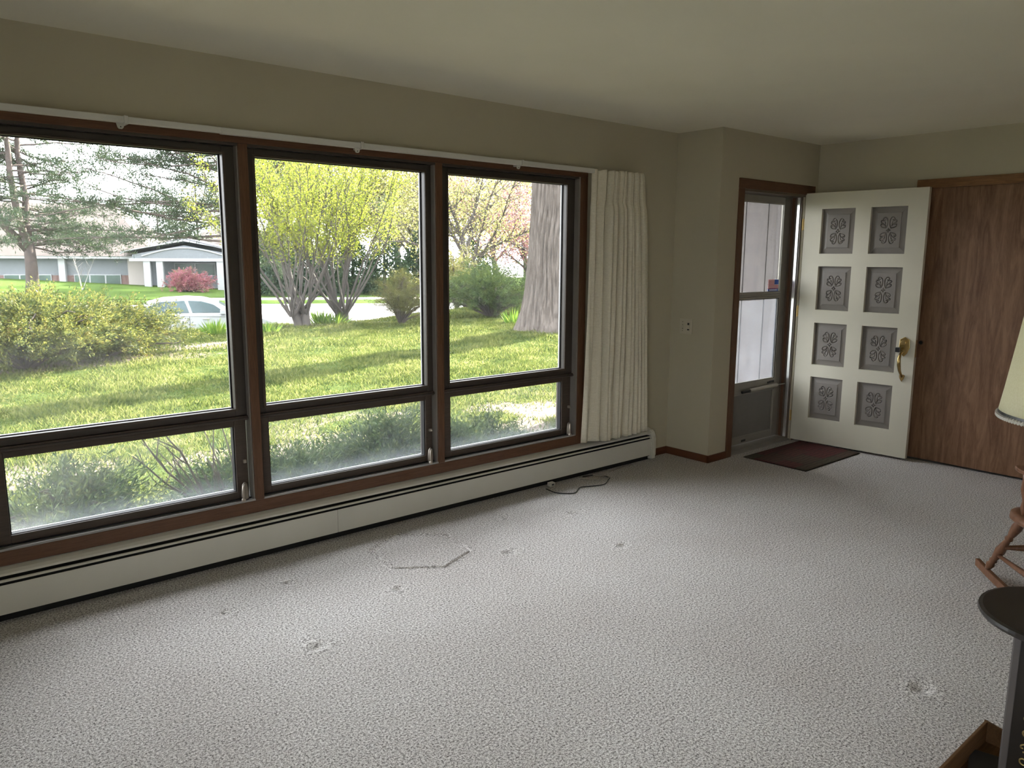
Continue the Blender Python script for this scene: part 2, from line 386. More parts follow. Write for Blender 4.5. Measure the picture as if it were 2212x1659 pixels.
# ------------------------------------------------------------------ curtain rod
rod = empty('curtain_rod', (2.2, 3.65, 2.09), label='white flat traverse curtain rod running along the top of the picture window', cat='curtain rod')
def L(mb, o=(2.2, 3.65, 2.09)):
    mb.v = [(x-o[0], y-o[1], z-o[2]) for x, y, z in mb.v]; return mb
L(MB().box(-.35, 1.324, 3.622, 3.652, 2.079, 2.105)).build('rod_tube', WHITEM, rod, bevel=.003)
L(MB().box(1.318, 3.754, 3.620, 3.654, 2.076, 2.104)).build('rod_sleeve', WHITEM, rod, bevel=.003)
for x in (.918, 2.035, 3.125):
    L(MB().box(x-.008, x+.008, 3.612, 3.70, 2.073, 2.108)).build('rod_bracket', WHITEM, rod, bevel=.002)
    q = MB().prism([(x-.036, 2.078), (x-.003, 2.078), (x-.008, 2.060), (x-.013, 2.054), (x-.026, 2.054), (x-.031, 2.060)], 1, 3.634, 3.640)
    g_ = L(q).build('cord_guide', WHITEM, rod)
    L(MB().tube([(x-.0195, 3.632, 2.062), (x-.0195, 3.6345, 2.062)], .0025, 8)).build('guide_hole', BLACK, g_)

# ------------------------------------------------------------------ curtain
def curtain():
    nu, nv = 560, 60
    u = np.linspace(0, 1, nu); zt = np.concatenate([np.linspace(2.100, 1.86, 22), np.linspace(1.84, .262, nv-22)])
    U, Zt = np.meshgrid(u, zt, indexing='ij')
    tf = np.clip((2.10-Zt)/1.84, 0, 1)
    xl = 3.757 - .056*tf**1.3; xr = 4.232 + .135*tf**.55
    # pleat phase: almost flat at the left, tight pleats from a fifth of the width
    kn = np.array([0, .10, .22, .28, .345, .40, .455, .50, .56, .605, .655, .70, .75, .80, .84, .885, .93, 1.0])
    ph = np.interp(U, kn, np.arange(len(kn))*1.0)
    amp = np.interp(U, [0, .16, .24, .6, 1], [.008, .014, .036, .038, .030])
    head = np.clip((Zt-1.85)/.05, 0, 1)
    wob = .12*np.sin(ph*2.3+Zt*1.7)*(1-head)
    fold = np.abs(np.sin(np.pi*(ph+wob)))**1.1*(1-.3*(np.floor(ph+wob) % 3 == 1)*(U > .2))           # rounded fronts, narrow creases behind
    y = 3.652 - 2.5*amp*(1-.2*head)*fold + .003*np.sin(2*np.pi*ph*1.7+3*Zt)
    x = xl+(xr-xl)*U - .011*np.sin(2*np.pi*(ph+wob))*np.clip((U-.15)/.1, 0, 1) + .035*head*(Zt-1.85)/.25*np.sin(np.pi*U)
    x += .006*np.sin(Zt*2.1+U*9)*(1-head)
    z = Zt + np.where(Zt > 2.09, .004*np.sin(ph*5), 0) + np.where(Zt < .3, -.012*np.cos(2*np.pi*ph)*0 + .012*(U-.4), 0)
    V = np.stack([x, y, z], -1).reshape(-1, 3); I = np.arange(nu*len(zt)).reshape(nu, len(zt))
    F = np.stack([I[:-1, :-1], I[1:, :-1], I[1:, 1:], I[:-1, 1:]], -1).reshape(-1, 4)
    t = NT('ivory_curtain_cloth'); t.t.nodes.remove(t.b)
    v = t.coord(scale=(1, 1, .35)); n = t.noise(v, 260, 2); v2 = t.coord(scale=(.15, .15, 1)); n2 = t.noise(v2, 190, 3)
    mx = t.n('ShaderNodeMix', data_type='FLOAT'); mx.inputs[0].default_value = .5; t.l(n, mx.inputs[2]); t.l(n2, mx.inputs[3])
    col = t.ramp(mx.outputs[0], [(.3, (.60, .55, .43)), (.7, (.74, .69, .56))])
    d = t.n('ShaderNodeBsdfDiffuse'); tr = t.n('ShaderNodeBsdfTranslucent'); t.l(col, d.inputs[0]); t.l(col, tr.inputs[0])
    ms = t.n('ShaderNodeMixShader'); ms.inputs[0].default_value = .10; t.l(d.outputs[0], ms.inputs[1]); t.l(tr.outputs[0], ms.inputs[2])
    b = t.n('ShaderNodeBump'); b.inputs['Strength'].default_value = .35; b.inputs['Distance'].default_value = .002
    t.l(mx.outputs[0], b.inputs['Height']); t.l(b.outputs[0], d.inputs['Normal']); t.l(ms.outputs[0], t.out.inputs[0])
    o = npmesh('curtain', V, F, t.m, smooth=True, label='ivory pleated curtain bunched at the right end of the picture window', cat='curtain')
    sm = o.modifiers.new('thickness', 'SOLIDIFY'); sm.thickness = .0015
curtain()

# ------------------------------------------------------------------ baseboard heater
HX0, HX1 = -2.55, 4.478
ht = empty('baseboard_heater', (1.0, 3.7, 0), label='long cream baseboard heater with two black slots under the picture window', cat='heater')
def LH(mb): mb.v = [(x-1.0, y-3.7, z) for x, y, z in mb.v]; return mb
LH(MB().box(HX0, HX1, YW-.012, YW-.001, .01, .236)).build('back_plate', HEAT, ht)
segs = [(HX0, -.45), (-.448, 1.849), (1.851, HX1)]
for a, b in segs:
    LH(MB().box(a, b, 3.659, 3.664, .040, .168)).build('front_panel', HEAT, ht, bevel=.0015)
LH(MB().prism([(3.666, .205), (3.670, .214), (3.685, .224), (3.719, .236), (3.719, .233), (3.686, .221), (3.673, .212), (3.669, .205)], 0, HX0, HX1)).build('top_cover', HEAT, ht)
LH(MB().prism([(3.659, .1805), (3.661, .1885), (3.668, .190), (3.668, .1805)], 0, HX0, HX1)).build('damper_blade', HEAT, ht)
LH(MB().box(HX0, HX1, 3.675, YW-.013, .03, .19)).build('heating_element', BLACK, ht)
LH(MB().box(HX0, HX1, 3.690, YW-.013, .002, .03)).build('toe_shade', BLACK, ht)  # black block paints the shade under the heater
cap = [(3.652, .012), (3.652, .165), (3.656, .185), (3.668, .212), (3.685, .228), (3.729, .242), (3.729, .012)]
LH(MB().prism(cap, 0, HX1-.002, HX1+.04)).build('end_cap', HEAT, ht, bevel=.002)
LH(MB().prism([(3.649, .036), (3.649, .168), (3.654, .188), (3.667, .215), (3.684, .231), (3.684, .036)], 0, HX1+.012, HX1+.043)).build('end_cap_sleeve', HEAT, ht, bevel=.002)

# ------------------------------------------------------------------ entry door jamb, casing, threshold
tr2 = empty('trim_2', kind='structure')
MB().box(4.969, DX0, YD-.012, YD+.002, .001, 2.035).build('side_casing', WOODV, tr2, bevel=.003)
MB().box(4.969, 6.036, YD-.012, YD+.002, 2.035, 2.108).build('head_casing', WOODT, tr2, bevel=.003)
MB().box(5.93, 6.036, YD-.010, YD+.002, .001, 2.035).build('side_casing', WOODV, tr2, bevel=.003)
JB = plain('brown_jamb', (.13, .10, .075), .35, var=.1)
MB().box(DX0-.002, DX0+.012, YD-.004, YD+TH+.02, .001, 2.035).build('jamb', JB, tr2)
MB().box(5.892, 5.906, YD+.018, YD+TH+.02, .001, 2.022).build('jamb', JB, tr2)
MB().box(DX0, DX1, YD-.004, YD+TH+.02, 2.018, 2.035).build('head_jamb', JB, tr2)
MB().box(5.884, 5.892, YD+.030, YD+.055, .03, 2.015).build('weatherstrip', plain('bright_aluminium_strip', (.75, .75, .75), .28, metal=1), tr2, bevel=.002)
MB().box(5.884, 5.892, YD+.075, YD+.10, .03, 2.015).build('stop_strip', WOODV, tr2, bevel=.002)
m = MB().prism([(YD+.0, .002), (YD+.0, .012), (YD+.035, .024), (YD+.16, .024), (YD+.16, .002)], 0, DX0, DX1)
m.build('threshold', plain('aluminium_threshold', (.34, .32, .29), .35, metal=.5), tr2)

# ------------------------------------------------------------------ storm door (door_2)
SD = empty('door_2', (0, 0, 0), kind='structure'); SD['label'] = 'closed aluminium storm door with two glass panes'
y0, y1 = 3.452, 3.482
m = MB().box(5.048, 5.214, y0, y1, .03, 2.015).box(5.806, 5.889, y0, y1, .03, 2.015).box(5.214, 5.806, y0, y1, 1.963, 2.015).box(5.214, 5.806, y0, y1, .03, .085).box(5.214, 5.806, y0, y1, .446, .535)
m.build('frame', ALU, SD, bevel=.003)
m = MB().box(5.214, 5.806, y0-.006, y1, 1.206, 1.222).box(5.214, 5.806, y0-.002, y1, 1.224, 1.240).box(5.214, 5.806, y0-.008, y1, 1.242, 1.258)
m.build('middle_rail', ALU, SD, bevel=.002)
m = MB(); ring(m, 5.214, 5.806, 1.258, 1.963, 5.222, 5.796, 1.262, 1.957, y0+.004, y0+.02); m.build('upper_insert_frame', ALU, SD)
m = MB(); ring(m, 5.214, 5.806, .535, 1.206, 5.219, 5.786, .540, 1.200, y0+.004, y0+.02); m.build('lower_insert_frame', BLKPL, SD)
m = MB().box(5.786, 5.791, y0+.002, y0+.012, .54, 1.2).box(5.219, 5.786, y0+.002, y0+.012, .538, .542).box(5.796, 5.799, y0+.001, y0+.01, 1.262, 1.957); m.build('glazing_bead', WHITEM, SD)
MB().box(5.220, 5.798, y0+.010, y0+.013, 1.260, 1.960).build('upper_glass', glassmat('storm_glass', .03, (.85, .85, .9)), SD)
MB().box(5.217, 5.788, y0+.010, y0+.013, .538, 1.203).build('lower_glass', glassmat('frosted_screen_glass', .12, (.80, .84, .93)), SD)
kp = MB().box(5.214, 5.806, y0+.012, y0+.020, .085, .446).build('kick_panel', plain('grey_kick_panel', (.20, .19, .175), .5, metal=.2), SD)
m = MB(); ring(m, 5.214, 5.806, .083, .448, 5.226, 5.794, .095, .436, y0+.004, y0+.014); m.build('panel_moulding', ALU, kp, bevel=.002)
cl = MB().tube([(5.40, 3.425, .470), (5.80, 3.425, .478)], .017, 12).build('door_closer', plain('closer_tube', (.42, .39, .34), .35, metal=.4), SD, smooth=False)
MB().tube([(5.30, 3.428, .466), (5.41, 3.425, .470)], [.010, .013], 10).build('closer_cap', BLKPL, cl)
MB().tube([(5.80, 3.425, .478), (5.895, 3.405, .482)], .005, 8).build('closer_rod', ALU, cl)
MB().box(5.70, 5.725, y0-.004, y0, .497, .512).box(5.732, 5.795, y0-.004, y0, .499, .515).build('glass_clip', BLKPL, SD)
MB().box(5.36, 5.42, y0-.002, y0, .045, .062).build('nameplate', BLKPL, SD)
# flag sticker on the upper glass, seen from the inside (canton on the right)
RED = plain('sticker_red', (.75, .10, .16), .5); WHT = plain('sticker_white', (.85, .82, .84), .5); BLU = plain('sticker_blue', (.05, .12, .52), .5)
fx0, fx1, fz0, fz1 = 5.640, 5.790, 1.283, 1.356
st = empty('flag_sticker', (5.715, y0+.006, 1.27), label='small striped flag sticker in the corner of the upper storm door glass', cat='sticker')
m = MB()
for i in range(13):
    m.cur = i % 2; za = fz0+(fz1-fz0)*i/13; zb = fz0+(fz1-fz0)*(i+1)/13
    m.box(fx0, fx1 if i < 6 else fx1-.060, y0+.0080, y0+.0092, za, zb)
m.v = [(a-5.715, b-y0-.006, c-1.27) for a, b, c in m.v]; m.build('stripes', [RED, WHT], st)
m = MB().box(fx1-.060, fx1, y0+.0078, y0+.0092, fz0+(fz1-fz0)*6/13, fz1); m.v = [(a-5.715, b-y0-.006, c-1.27) for a, b, c in m.v]; m.build('canton', BLU, st)
m = MB().box(fx0, fx1, y0+.0080, y0+.0092, 1.262, 1.2825); m.v = [(a-5.715, b-y0-.006, c-1.27) for a, b, c in m.v]; cb = m.build('caption_band', BLU, st)
m = MB()
for i in range(11):
    xx = fx0+.018+i*.0105; m.box(xx, xx+.0075, y0+.0070, y0+.0080, 1.268, 1.268+(.008 if i % 3 else .0095))
m.v = [(a-5.715, b-y0-.006, c-1.27) for a, b, c in m.v]; m.build('caption_marks', WHT, cb)

# ------------------------------------------------------------------ open entry door (door_1) with carved panels
hx, hy = 5.905, 3.330; ua = math.atan2(2.425-3.344, 5.977-5.903)
D1 = empty('door_1', (hx, hy, 0), ua, kind='structure'); D1['label'] = 'cream entry door standing open, eight grey carved panels'
# local frame: x along the door from the hinge, visible face at y=0 looking to -y ... thickness towards +y
cols = [(.140, .403), (.520, .784)]; rows = [(.220, .568), (.669, 1.012), (1.118, 1.467), (1.567, 1.918)]
DW, DT, Z0, Z1 = .920, .045, .018, 2.046
FS = -1      # visible side of the door in local y
def yf(d): return FS*(0-d)               # depth d below the visible face
m = MB()
gx = [0, cols[0][0], cols[0][1], cols[1][0], cols[1][1], DW]
gz = [Z0] + [v for r in rows for v in r] + [Z1]
def db(a, b, z0, z1, d0, d1): yy = sorted((yf(d0), yf(d1))); m.box(a, b, yy[0], yy[1], z0, z1)
for i in (0, 2, 4): db(gx[i], gx[i+1], Z0, Z1, 0, DT)
for i in (1, 3):
    for j in range(0, len(gz)-1, 2): db(gx[i], gx[i+1], gz[j], gz[j+1], 0, DT)
m.build('door_slab', DOORC, D1)
def spiral(c, r0, turns, a0, sgn, n=22):
    return [(c[0]+r0*(1-.82*t)*math.cos(a0+sgn*2*math.pi*turns*t), c[1]+r0*(1-.82*t)*math.sin(a0+sgn*2*math.pi*turns*t)) for t in [i/n for i in range(n+1)]]
def carving_lines():
    """four leafy scrolls around a four-pointed star, as polylines in the plane of the plate"""
    W2, H2 = .060, .104; out = []
    for sx in (-1, 1):
        for sz in (-1, 1):
            S_ = lambda pts: [(sx*u*W2, sz*w_*H2) for u, w_ in pts]
            out.append((S_([(.30, .17), (.18, .32), (.12, .50), (.14, .70), (.26, .87), (.46, .94), (.64, .88), (.68, .77), (.58, .71), (.48, .76)]), .0030))
            out.append((S_([(.30, .17), (.46, .18), (.66, .20), (.86, .27), (.94, .38), (.84, .46), (.72, .41)]), .0028))
            out.append((S_([(.34, .34), (.50, .40), (.66, .50), (.84, .56), (.94, .64), (.86, .72), (.74, .68)]), .0026))
            out.append((S_([(.33, .22), (.40, .36), (.38, .52), (.46, .62)]), .0022))
    for k in range(4):
        t = math.pi/2*k; p = lambda r, q: (r*math.cos(q), r*math.sin(q))
        out.append(([p(.0150, t), p(.0068, t+math.pi/4), p(.0150, t+math.pi/2)], .0022))
    return out
def smooth_line(P, res=5):
    P = [np.array(p) for p in P]; out = []
    for i in range(len(P)-1):
        a, b, c, d = P[max(i-1, 0)], P[i], P[i+1], P[min(i+2, len(P)-1)]
        for k in range(res):
            t = k/res; out.append(.5*((2*b)+(-a+c)*t+(2*a-5*b+4*c-d)*t*t+(-a+3*b-3*c+d)*t**3))
    return out+[P[-1]]
def carved_plate(w_, h_, parent, loc):
    """the raised plate with its routed scrollwork as real relief"""
    nx_, nz_ = int(w_/.0013), int(h_/.0013)
    X, Z = np.meshgrid(np.linspace(-w_/2, w_/2, nx_), np.linspace(-h_/2, h_/2, nz_), indexing='ij'); D_ = np.zeros_like(X)
    for pts, wd in carving_lines():
        Q = smooth_line(pts, 4); d = np.full_like(X, 9.)
        for a, b in zip(Q[:-1], Q[1:]):
            ab = b-a; t = np.clip(((X-a[0])*ab[0]+(Z-a[1])*ab[1])/(ab@ab+1e-12), 0, 1); d = np.minimum(d, np.hypot(X-a[0]-t*ab[0], Z-a[1]-t*ab[1]))
        D_ = np.maximum(D_, .0075*np.exp(-(d/wd)**2)); 
    yy = np.where(D_ > .0004, D_, 0)
    V = np.stack([X, yf(.0155)+yy, Z], -1).reshape(-1, 3); I = np.arange(X.size).reshape(X.shape)
    F = np.stack([I[:-1, :-1], I[1:, :-1], I[1:, 1:], I[:-1, 1:]], -1).reshape(-1, 4)
    o = npmesh('scroll_carving', V, F, DOORG, parent, smooth=True); o.location = loc; return o
carve0 = None
for (a, b) in cols:
    for (z0, z1) in rows:
        i0 = .046; pm = MB()
        # recessed field: sloping bevel rising to the raised plate, which carries the carving
        o4 = [(a, z0), (b, z0), (b, z1), (a, z1)]; i4 = [(a+i0, z0+i0), (b-i0, z0+i0), (b-i0, z1-i0), (a+i0, z1-i0)]
        vs = [(x, yf(.030), z) for x, z in o4] + [(x, yf(.0195), z) for x, z in i4] + [(x, yf(.0155), z) for x, z in i4] + [(x, yf(DT-.004), z) for x, z in o4]
        fs = [(k, (k+1) % 4, 4+(k+1) % 4, 4+k) for k in range(4)] + [(4+k, 4+(k+1) % 4, 8+(k+1) % 4, 8+k) for k in range(4)]
        fs += [(k, 12+k, 12+(k+1) % 4, (k+1) % 4) for k in range(4)] + [(12, 13, 14, 15)]
        pn = pm.raw(vs, fs).build('carved_panel', DOORG, D1)
        loc = ((a+b)/2, 0, (z0+z1)/2)
        if carve0 is None: carve0 = carved_plate(.263-2*i0+.0006, .348-2*i0+.0006, pn, loc)
        else:
            c = carve0.copy(); C.objects.link(c); c.parent = pn; c.location = loc
# brass hinges on the jamb edge
for z in (1.80, 1.10, .22):
    hg = MB().box(-.012, .0, yf(-.001), yf(.028), z-.045, z+.045).tube([(-.012, yf(-.004), z-.046), (-.012, yf(-.004), z+.046)], .005, 8)
    hb = hg.build('hinge', BRASS, D1)
    MB().tube([(-.009, yf(-.003), z+.025), (-.009, yf(-.0005), z+.025)], .003, 8).tube([(-.009, yf(-.003), z-.025), (-.009, yf(-.0005), z-.025)], .003, 8).build('screw', BLKPL, hb)
# handle set
hs = empty('handle_set', (0, 0, 0), parent=D1)
m = MB().prism([(.845, .950), (.880, .930), (.884, .870), (.868, .825), (.845, .800), (.822, .825), (.808, .870), (.811, .930)], 1, yf(-.010), yf(.0))
m.build('escutcheon', BRASS, hs, bevel=.003)
def cyl(name, x, z, d0, d1, r, mat, n=18): return MB().tube([(x, yf(-d0), z), (x, yf(-d1), z)], r, n).build(name, mat, hs, bevel=.002)
cyl('lock_cylinder', .842, .905, .010, .032, .019, BRASS)
MB().box(.800, .834, *sorted((yf(-.030), yf(-.066))), .836, .872).build('black_cap', BLKPL, hs, bevel=.004)
MB().tube([(.838, yf(-.008), .862), (.832, yf(-.030), .858), (.820, yf(-.045), .852)], [.008, .007, .006], 8).build('thumb_latch', BRASS, hs)
gp = [(.838, yf(-.008), .835), (.836, yf(-.045), .825), (.834, yf(-.060), .790), (.836, yf(-.062), .745), (.840, yf(-.050), .700), (.844, yf(-.030), .670), (.846, yf(-.008), .645)]
MB().tube(gp, [.007, .009, .012, .013, .010, .008, .007], 10).build('grip', BRASS, hs, smooth=True)
MB().prism([(.846, .608), (.860, .630), (.866, .655), (.856, .662), (.836, .662), (.826, .655), (.832, .630)], 1, yf(-.008), yf(.0)).build('spade_foot', BRASS, hs, bevel=.002)
MB().box(DW-.0, DW+.002, *sorted((yf(.008), yf(.036))), .80, .93).build('latch_plate', BRASS, hs)

# ------------------------------------------------------------------ closet
tr3 = empty('trim_3', kind='structure')
MB().box(XE-.020, XE+.001, -1.0, 2.543, 2.042, 2.108).build('head_casing', wood('closet_head_wood', (.13, .06, .025), (.24, .12, .05), 'Y', .45), tr3, bevel=.003)
for k, (a, b, dx) in enumerate([(1.30, 2.53, .004), (.05, 1.34, .040), (-1.0, .10, .004)]):
    o = MB().box(XE+dx, XE+dx+.033, a, b, .014, 2.06).build('door_%d' % (k+3), PLY, kind='structure')
    o['label'] = ['dark plywood sliding closet door behind the open cream door', 'second plywood sliding closet door', 'third plywood sliding closet door'][k]
    fp = MB().tube([(XE+dx-.002, b-.11 if k == 0 else a+.1, .905), (XE+dx+.004, b-.11 if k == 0 else a+.1, .905)], .020, 24)
    q = fp.build('finger_pull', plain('dull_brass_cup_%d' % k, (.15, .09, .055), .4, metal=.4), o)
    yy = b-.11 if k == 0 else a+.1
    MB().lathe([(.001, 0), (.012, .001), (.014, .003)], (0, 0, 0), 16).build('pull_centre', BLACK, q, loc=(XE+dx-.0022, yy, .905)).rotation_euler = (0, -math.pi/2, 0)

# ------------------------------------------------------------------ switch plate
sw = empty('wall_switch', (XJ, 3.584, 1.016), label='white double switch plate on the narrow wall between curtain and door', cat='light switch')
IV = plain('ivory_plastic', (.50, .46, .36), .4)
MB().box(-.006, -.0002, -.057, .057, -.057, .057).build('cover_plate', IV, sw, bevel=.002)
MB().box(-.012, -.004, .018, .030, -.014, .010).build('toggle', IV, sw, bevel=.001, loc=(0, .006, 0))
MB().box(-.0068, -.0058, .026, .033, -.020, .014).build('toggle_slot', BLKPL, sw)
MB().box(-.009, -.004, -.040, -.010, -.034, .034).build('dimmer_body', IV, sw, bevel=.001)
MB().box(-.0100, -.0088, -.033, -.017, .012, .028).build('dimmer_mark', BLKPL, sw)
MB().box(-.0100, -.0088, -.034, -.016, -.028, -.018).build('dimmer_mark', BLKPL, sw)
for z_ in (-.034, .034): MB().tube([(-.0068, .030, z_), (-.0058, .030, z_)], .003, 8).build('screw', BLKPL, sw)

# ------------------------------------------------------------------ doormat
def mat_material():
    t = NT('patchwork_doormat'); v = t.coord()
    sp = t.n('ShaderNodeSeparateXYZ'); t.l(v, sp.inputs[0])
    br = t.n('ShaderNodeTexBrick'); t.l(v, br.inputs['Vector']); br.offset = .5; br.inputs['Scale'].default_value = 1
    br.inputs['Color1'].default_value = (.10, .008, .014, 1); br.inputs['Color2'].default_value = (.06, .052, .03, 1); br.inputs['Mortar'].default_value = (.04, .02, .015, 1)
    br.inputs['Mortar Size'].default_value = .004; br.inputs['Brick Width'].default_value = .26; br.inputs['Row Height'].default_value = .17; br.inputs['Bias'].default_value = .15
    wv = t.n('ShaderNodeTexWave', wave_type='RINGS'); t.l(v, wv.inputs['Vector']); wv.inputs['Scale'].default_value = 9; wv.inputs['Distortion'].default_value = 6
    wr = t.ramp(wv.outputs['Fac'], [(.2, (.55, .5, .45)), (.6, (1, 1, 1))])
    m = t.n('ShaderNodeMix', data_type='RGBA', blend_type='MULTIPLY'); m.inputs[0].default_value = .8
    t.l(br.outputs[0], m.inputs[6]); t.l(wr, m.inputs[7]); t.l(m.outputs[2], t.b.inputs['Base Color'])
    t.b.inputs['Roughness'].default_value = .95; t.bump(t.noise(v, 250, 2), .5, .003); return t.m
o = MB().box(-.41, .41, -.255, .255, 0, .008).build('doormat', mat_material(), loc=(5.515, 2.995, .002), label='dark red and olive patchwork doormat in front of the entry door', cat='doormat')
MB().box(-.415, .415, -.26, .26, -.001, .004).build('binding', plain('dark_binding', (.02, .012, .01), .9), o)

# ------------------------------------------------------------------ cords by the heater
def curve_tube(pts, r, n=6, res=6):
    P = [Vector(p) for p in pts]; out = []
    for i in range(len(P)-1):
        a, b, c, d = P[max(i-1, 0)], P[i], P[i+1], P[min(i+2, len(P)-1)]
        for k in range(res):
            t = k/res; out.append(.5*((2*b)+(-a+c)*t+(2*a-5*b+4*c-d)*t*t+(-a+3*b-3*c+d)*t**3))
    out.append(P[-1]); return MB().tube(out, r, n)
bk = [(3.346, 3.61), (3.338, 3.511), (3.384, 3.449), (3.44, 3.429), (3.544, 3.489), (3.632, 3.459), (3.724, 3.439), (3.827, 3.496), (3.874, 3.531), (3.86, 3.62), (3.74, 3.66)]
curve_tube([(x, y, .005) for x, y in bk], .0035).build('black_cord', BLKPL, smooth=True, label='thin black cord looped on the carpet below the heater', cat='cord')
wk = [(3.70, 3.652), (3.705, 3.609), (3.784, 3.53), (3.862, 3.52), (3.875, 3.58), (3.82, 3.64), (3.91, 3.636), (4.029, 3.63), (4.156, 3.64), (4.25, 3.648)]
curve_tube([(x, y, .008) for x, y in wk], .0030).build('white_cord', plain('tan_cable', (.42, .38, .32), .5), smooth=True, label='pale cable running along the carpet from the heater toward the corner', cat='cord')
pl = MB().box(-.022, .022, -.016, .016, 0, .026).build('phone_jack', plain('jack_plastic', (.45, .43, .38), .4), bevel=.002, loc=(3.42, 3.640, .004), label='small beige cable jack on the carpet at the foot of the heater', cat='jack')
MB().box(-.010, .010, -.0175, -.0155, .008, .018).build('socket', BLKPL, pl)

# ------------------------------------------------------------------ rocking chair at the right edge
CW = wood('maple_chair_wood', (.105, .05, .028), (.18, .088, .05), 'Z', .32)
ca = math.atan2(.71, .70)
ch = empty('rocking_chair', (3.965, .815, 0), ca, label='brown wooden rocking chair cut off by the right edge', cat='chair')
# local x forward, y to the chair's left (towards the camera's left)
def turned(p0, p1, prof, n=12):
    p0, p1 = Vector(p0), Vector(p1); return MB().tube([p0.lerp(p1, t) for t, r in prof], [r for t, r in prof], n)
legp = [(0, .011), (.04, .014), (.10, .020), (.15, .013), (.18, .019), (.21, .014), (.26, .018), (.38, .023), (.50, .017), (.58, .013), (.61, .019), (.65, .013), (.70, .018), (.82, .024), (.93, .019), (1, .015)]
seat = []
for i in range(40):
    a = 2*math.pi*i/40; c_, s_ = math.cos(a), math.sin(a)
    seat.append((.035+.215*np.sign(c_)*abs(c_)**.75, .268*np.sign(s_)*abs(s_)**.75))
m = MB(); n = 40
vs = [(x*.93, y*.93, .362) for x, y in seat] + [(x, y, .375) for x, y in seat] + [(x*.99, y*.99, .398) for x, y in seat] + [(x*.90, y*.90, .403) for x, y in seat] + [(x*.5-.02, y*.5, .388) for x, y in seat] + [(-.02, 0, .386)]
fs = [tuple(reversed(range(n)))]
for k in range(4): fs += [(k*n+i, k*n+(i+1) % n, (k+1)*n+(i+1) % n, (k+1)*n+i) for i in range(n)]
fs += [(4*n+i, 4*n+(i+1) % n, 5*n) for i in range(n)]
m.raw(vs, fs).build('seat', CW, ch, smooth=True)
for sy in (1, -1):
    yy = .235*sy
    pts = []
    for i in range(15):
        x = .39-.90*i/14; z = .004+.19*(x+.05)**2; pts.append((x, z))
    poly = [(x, z) for x, z in pts] + [(x, z+.036) for x, z in reversed(pts)]
    MB().prism(poly, 1, yy-.011, yy+.011).build('rocker', CW, ch, bevel=.003)
    turned((.30, yy, .058), (.145, .185*sy, .368), legp).build('leg', CW, ch, smooth=True)
    turned((-.27, yy, .046), (-.13, .175*sy, .368), legp).build('leg', CW, ch, smooth=True)
    turned((.25, .222*sy, .15), (-.225, .222*sy, .15), [(0, .008), (.5, .015), (1, .008)]).build('side_stretcher', CW, ch, smooth=True)
    # arm and its support
    ap = [(.12-.44*i/12, .235*sy+.03*sy*math.sin(math.pi*i/12)*.5) for i in range(13)]
    hw = [.030, .038, .040, .036, .031, .028, .026, .025, .024, .024, .023, .022, .020]
    poly = [(x, y+h) for (x, y), h in zip(ap, hw)] + [(x, y-h) for (x, y), h in reversed(list(zip(ap, hw)))]
    MB().prism(poly, 2, .604, .624).build('arm', CW, ch, bevel=.006)
    turned((.09, .215*sy, .395), (.08, .238*sy, .606), [(0, .012), (.2, .018), (.35, .011), (.6, .018), (.8, .012), (1, .012)]).build('arm_support', CW, ch, smooth=True)
    turned((-.17, .19*sy, .395), (-.36, .235*sy, 1.03), [(0, .015), (.2, .02), (.35, .014), (.6, .018), (.85, .013), (1, .011)]).build('back_post', CW, ch, smooth=True)
turned((.215, -.215, .20), (.215, .215, .20), [(0, .009), (.25, .017), (.5, .013), (.75, .017), (1, .009)]).build('front_stretcher', CW, ch, smooth=True)
for i in range(5):
    yy = (i-2)*.075; turned((-.175, yy, .395), (-.345, yy*1.15, .965), [(0, .007), (.4, .010), (1, .006)], 8).build('spindle', CW, ch, smooth=True)
cr = [(-.36-.03*math.cos(math.pi*(i/12-.5)), -.27+.54*i/12, .97+.10*math.sin(math.pi*i/12)) for i in range(13)]
m = MB(); k = []
for x, y, z in cr: m.v += [(x-.008, y, .95), (x+.012, y, .95), (x+.006, y, z), (x-.014, y, z)]
for i in range(12):
    a = 4*i; m.f += [(a, a+1, a+5, a+4), (a+1, a+2, a+6, a+5), (a+2, a+3, a+7, a+6), (a+3, a, a+4, a+7)]
m.f += [(0, 3, 2, 1), (48, 49, 50, 51)]; m.mi = [0]*len(m.f)
m.build('crest_rail', CW, ch, bevel=.003)

# ------------------------------------------------------------------ black side table, tray and lamp at the right edge
TB = plain('black_lacquer', (.022, .019, .017), .32, var=.2, scale=12)
TG = plain('dark_grey_edge', (.10, .09, .088), .4)
GOLD = plain('gilt_metal', (.52, .40, .17), .35, metal=.9)
tb = empty('side_table', (2.440, .520, 0), math.radians(16), label='small round black side table with gilt scroll panel at the right edge', cat='table')
MB().lathe([(.190, .538), (.207, .541), (.212, .550), (.210, .558), (.200, .561), (.02, .561)], (0, 0, 0), 64).build('table_top', TB, tb, smooth=False)
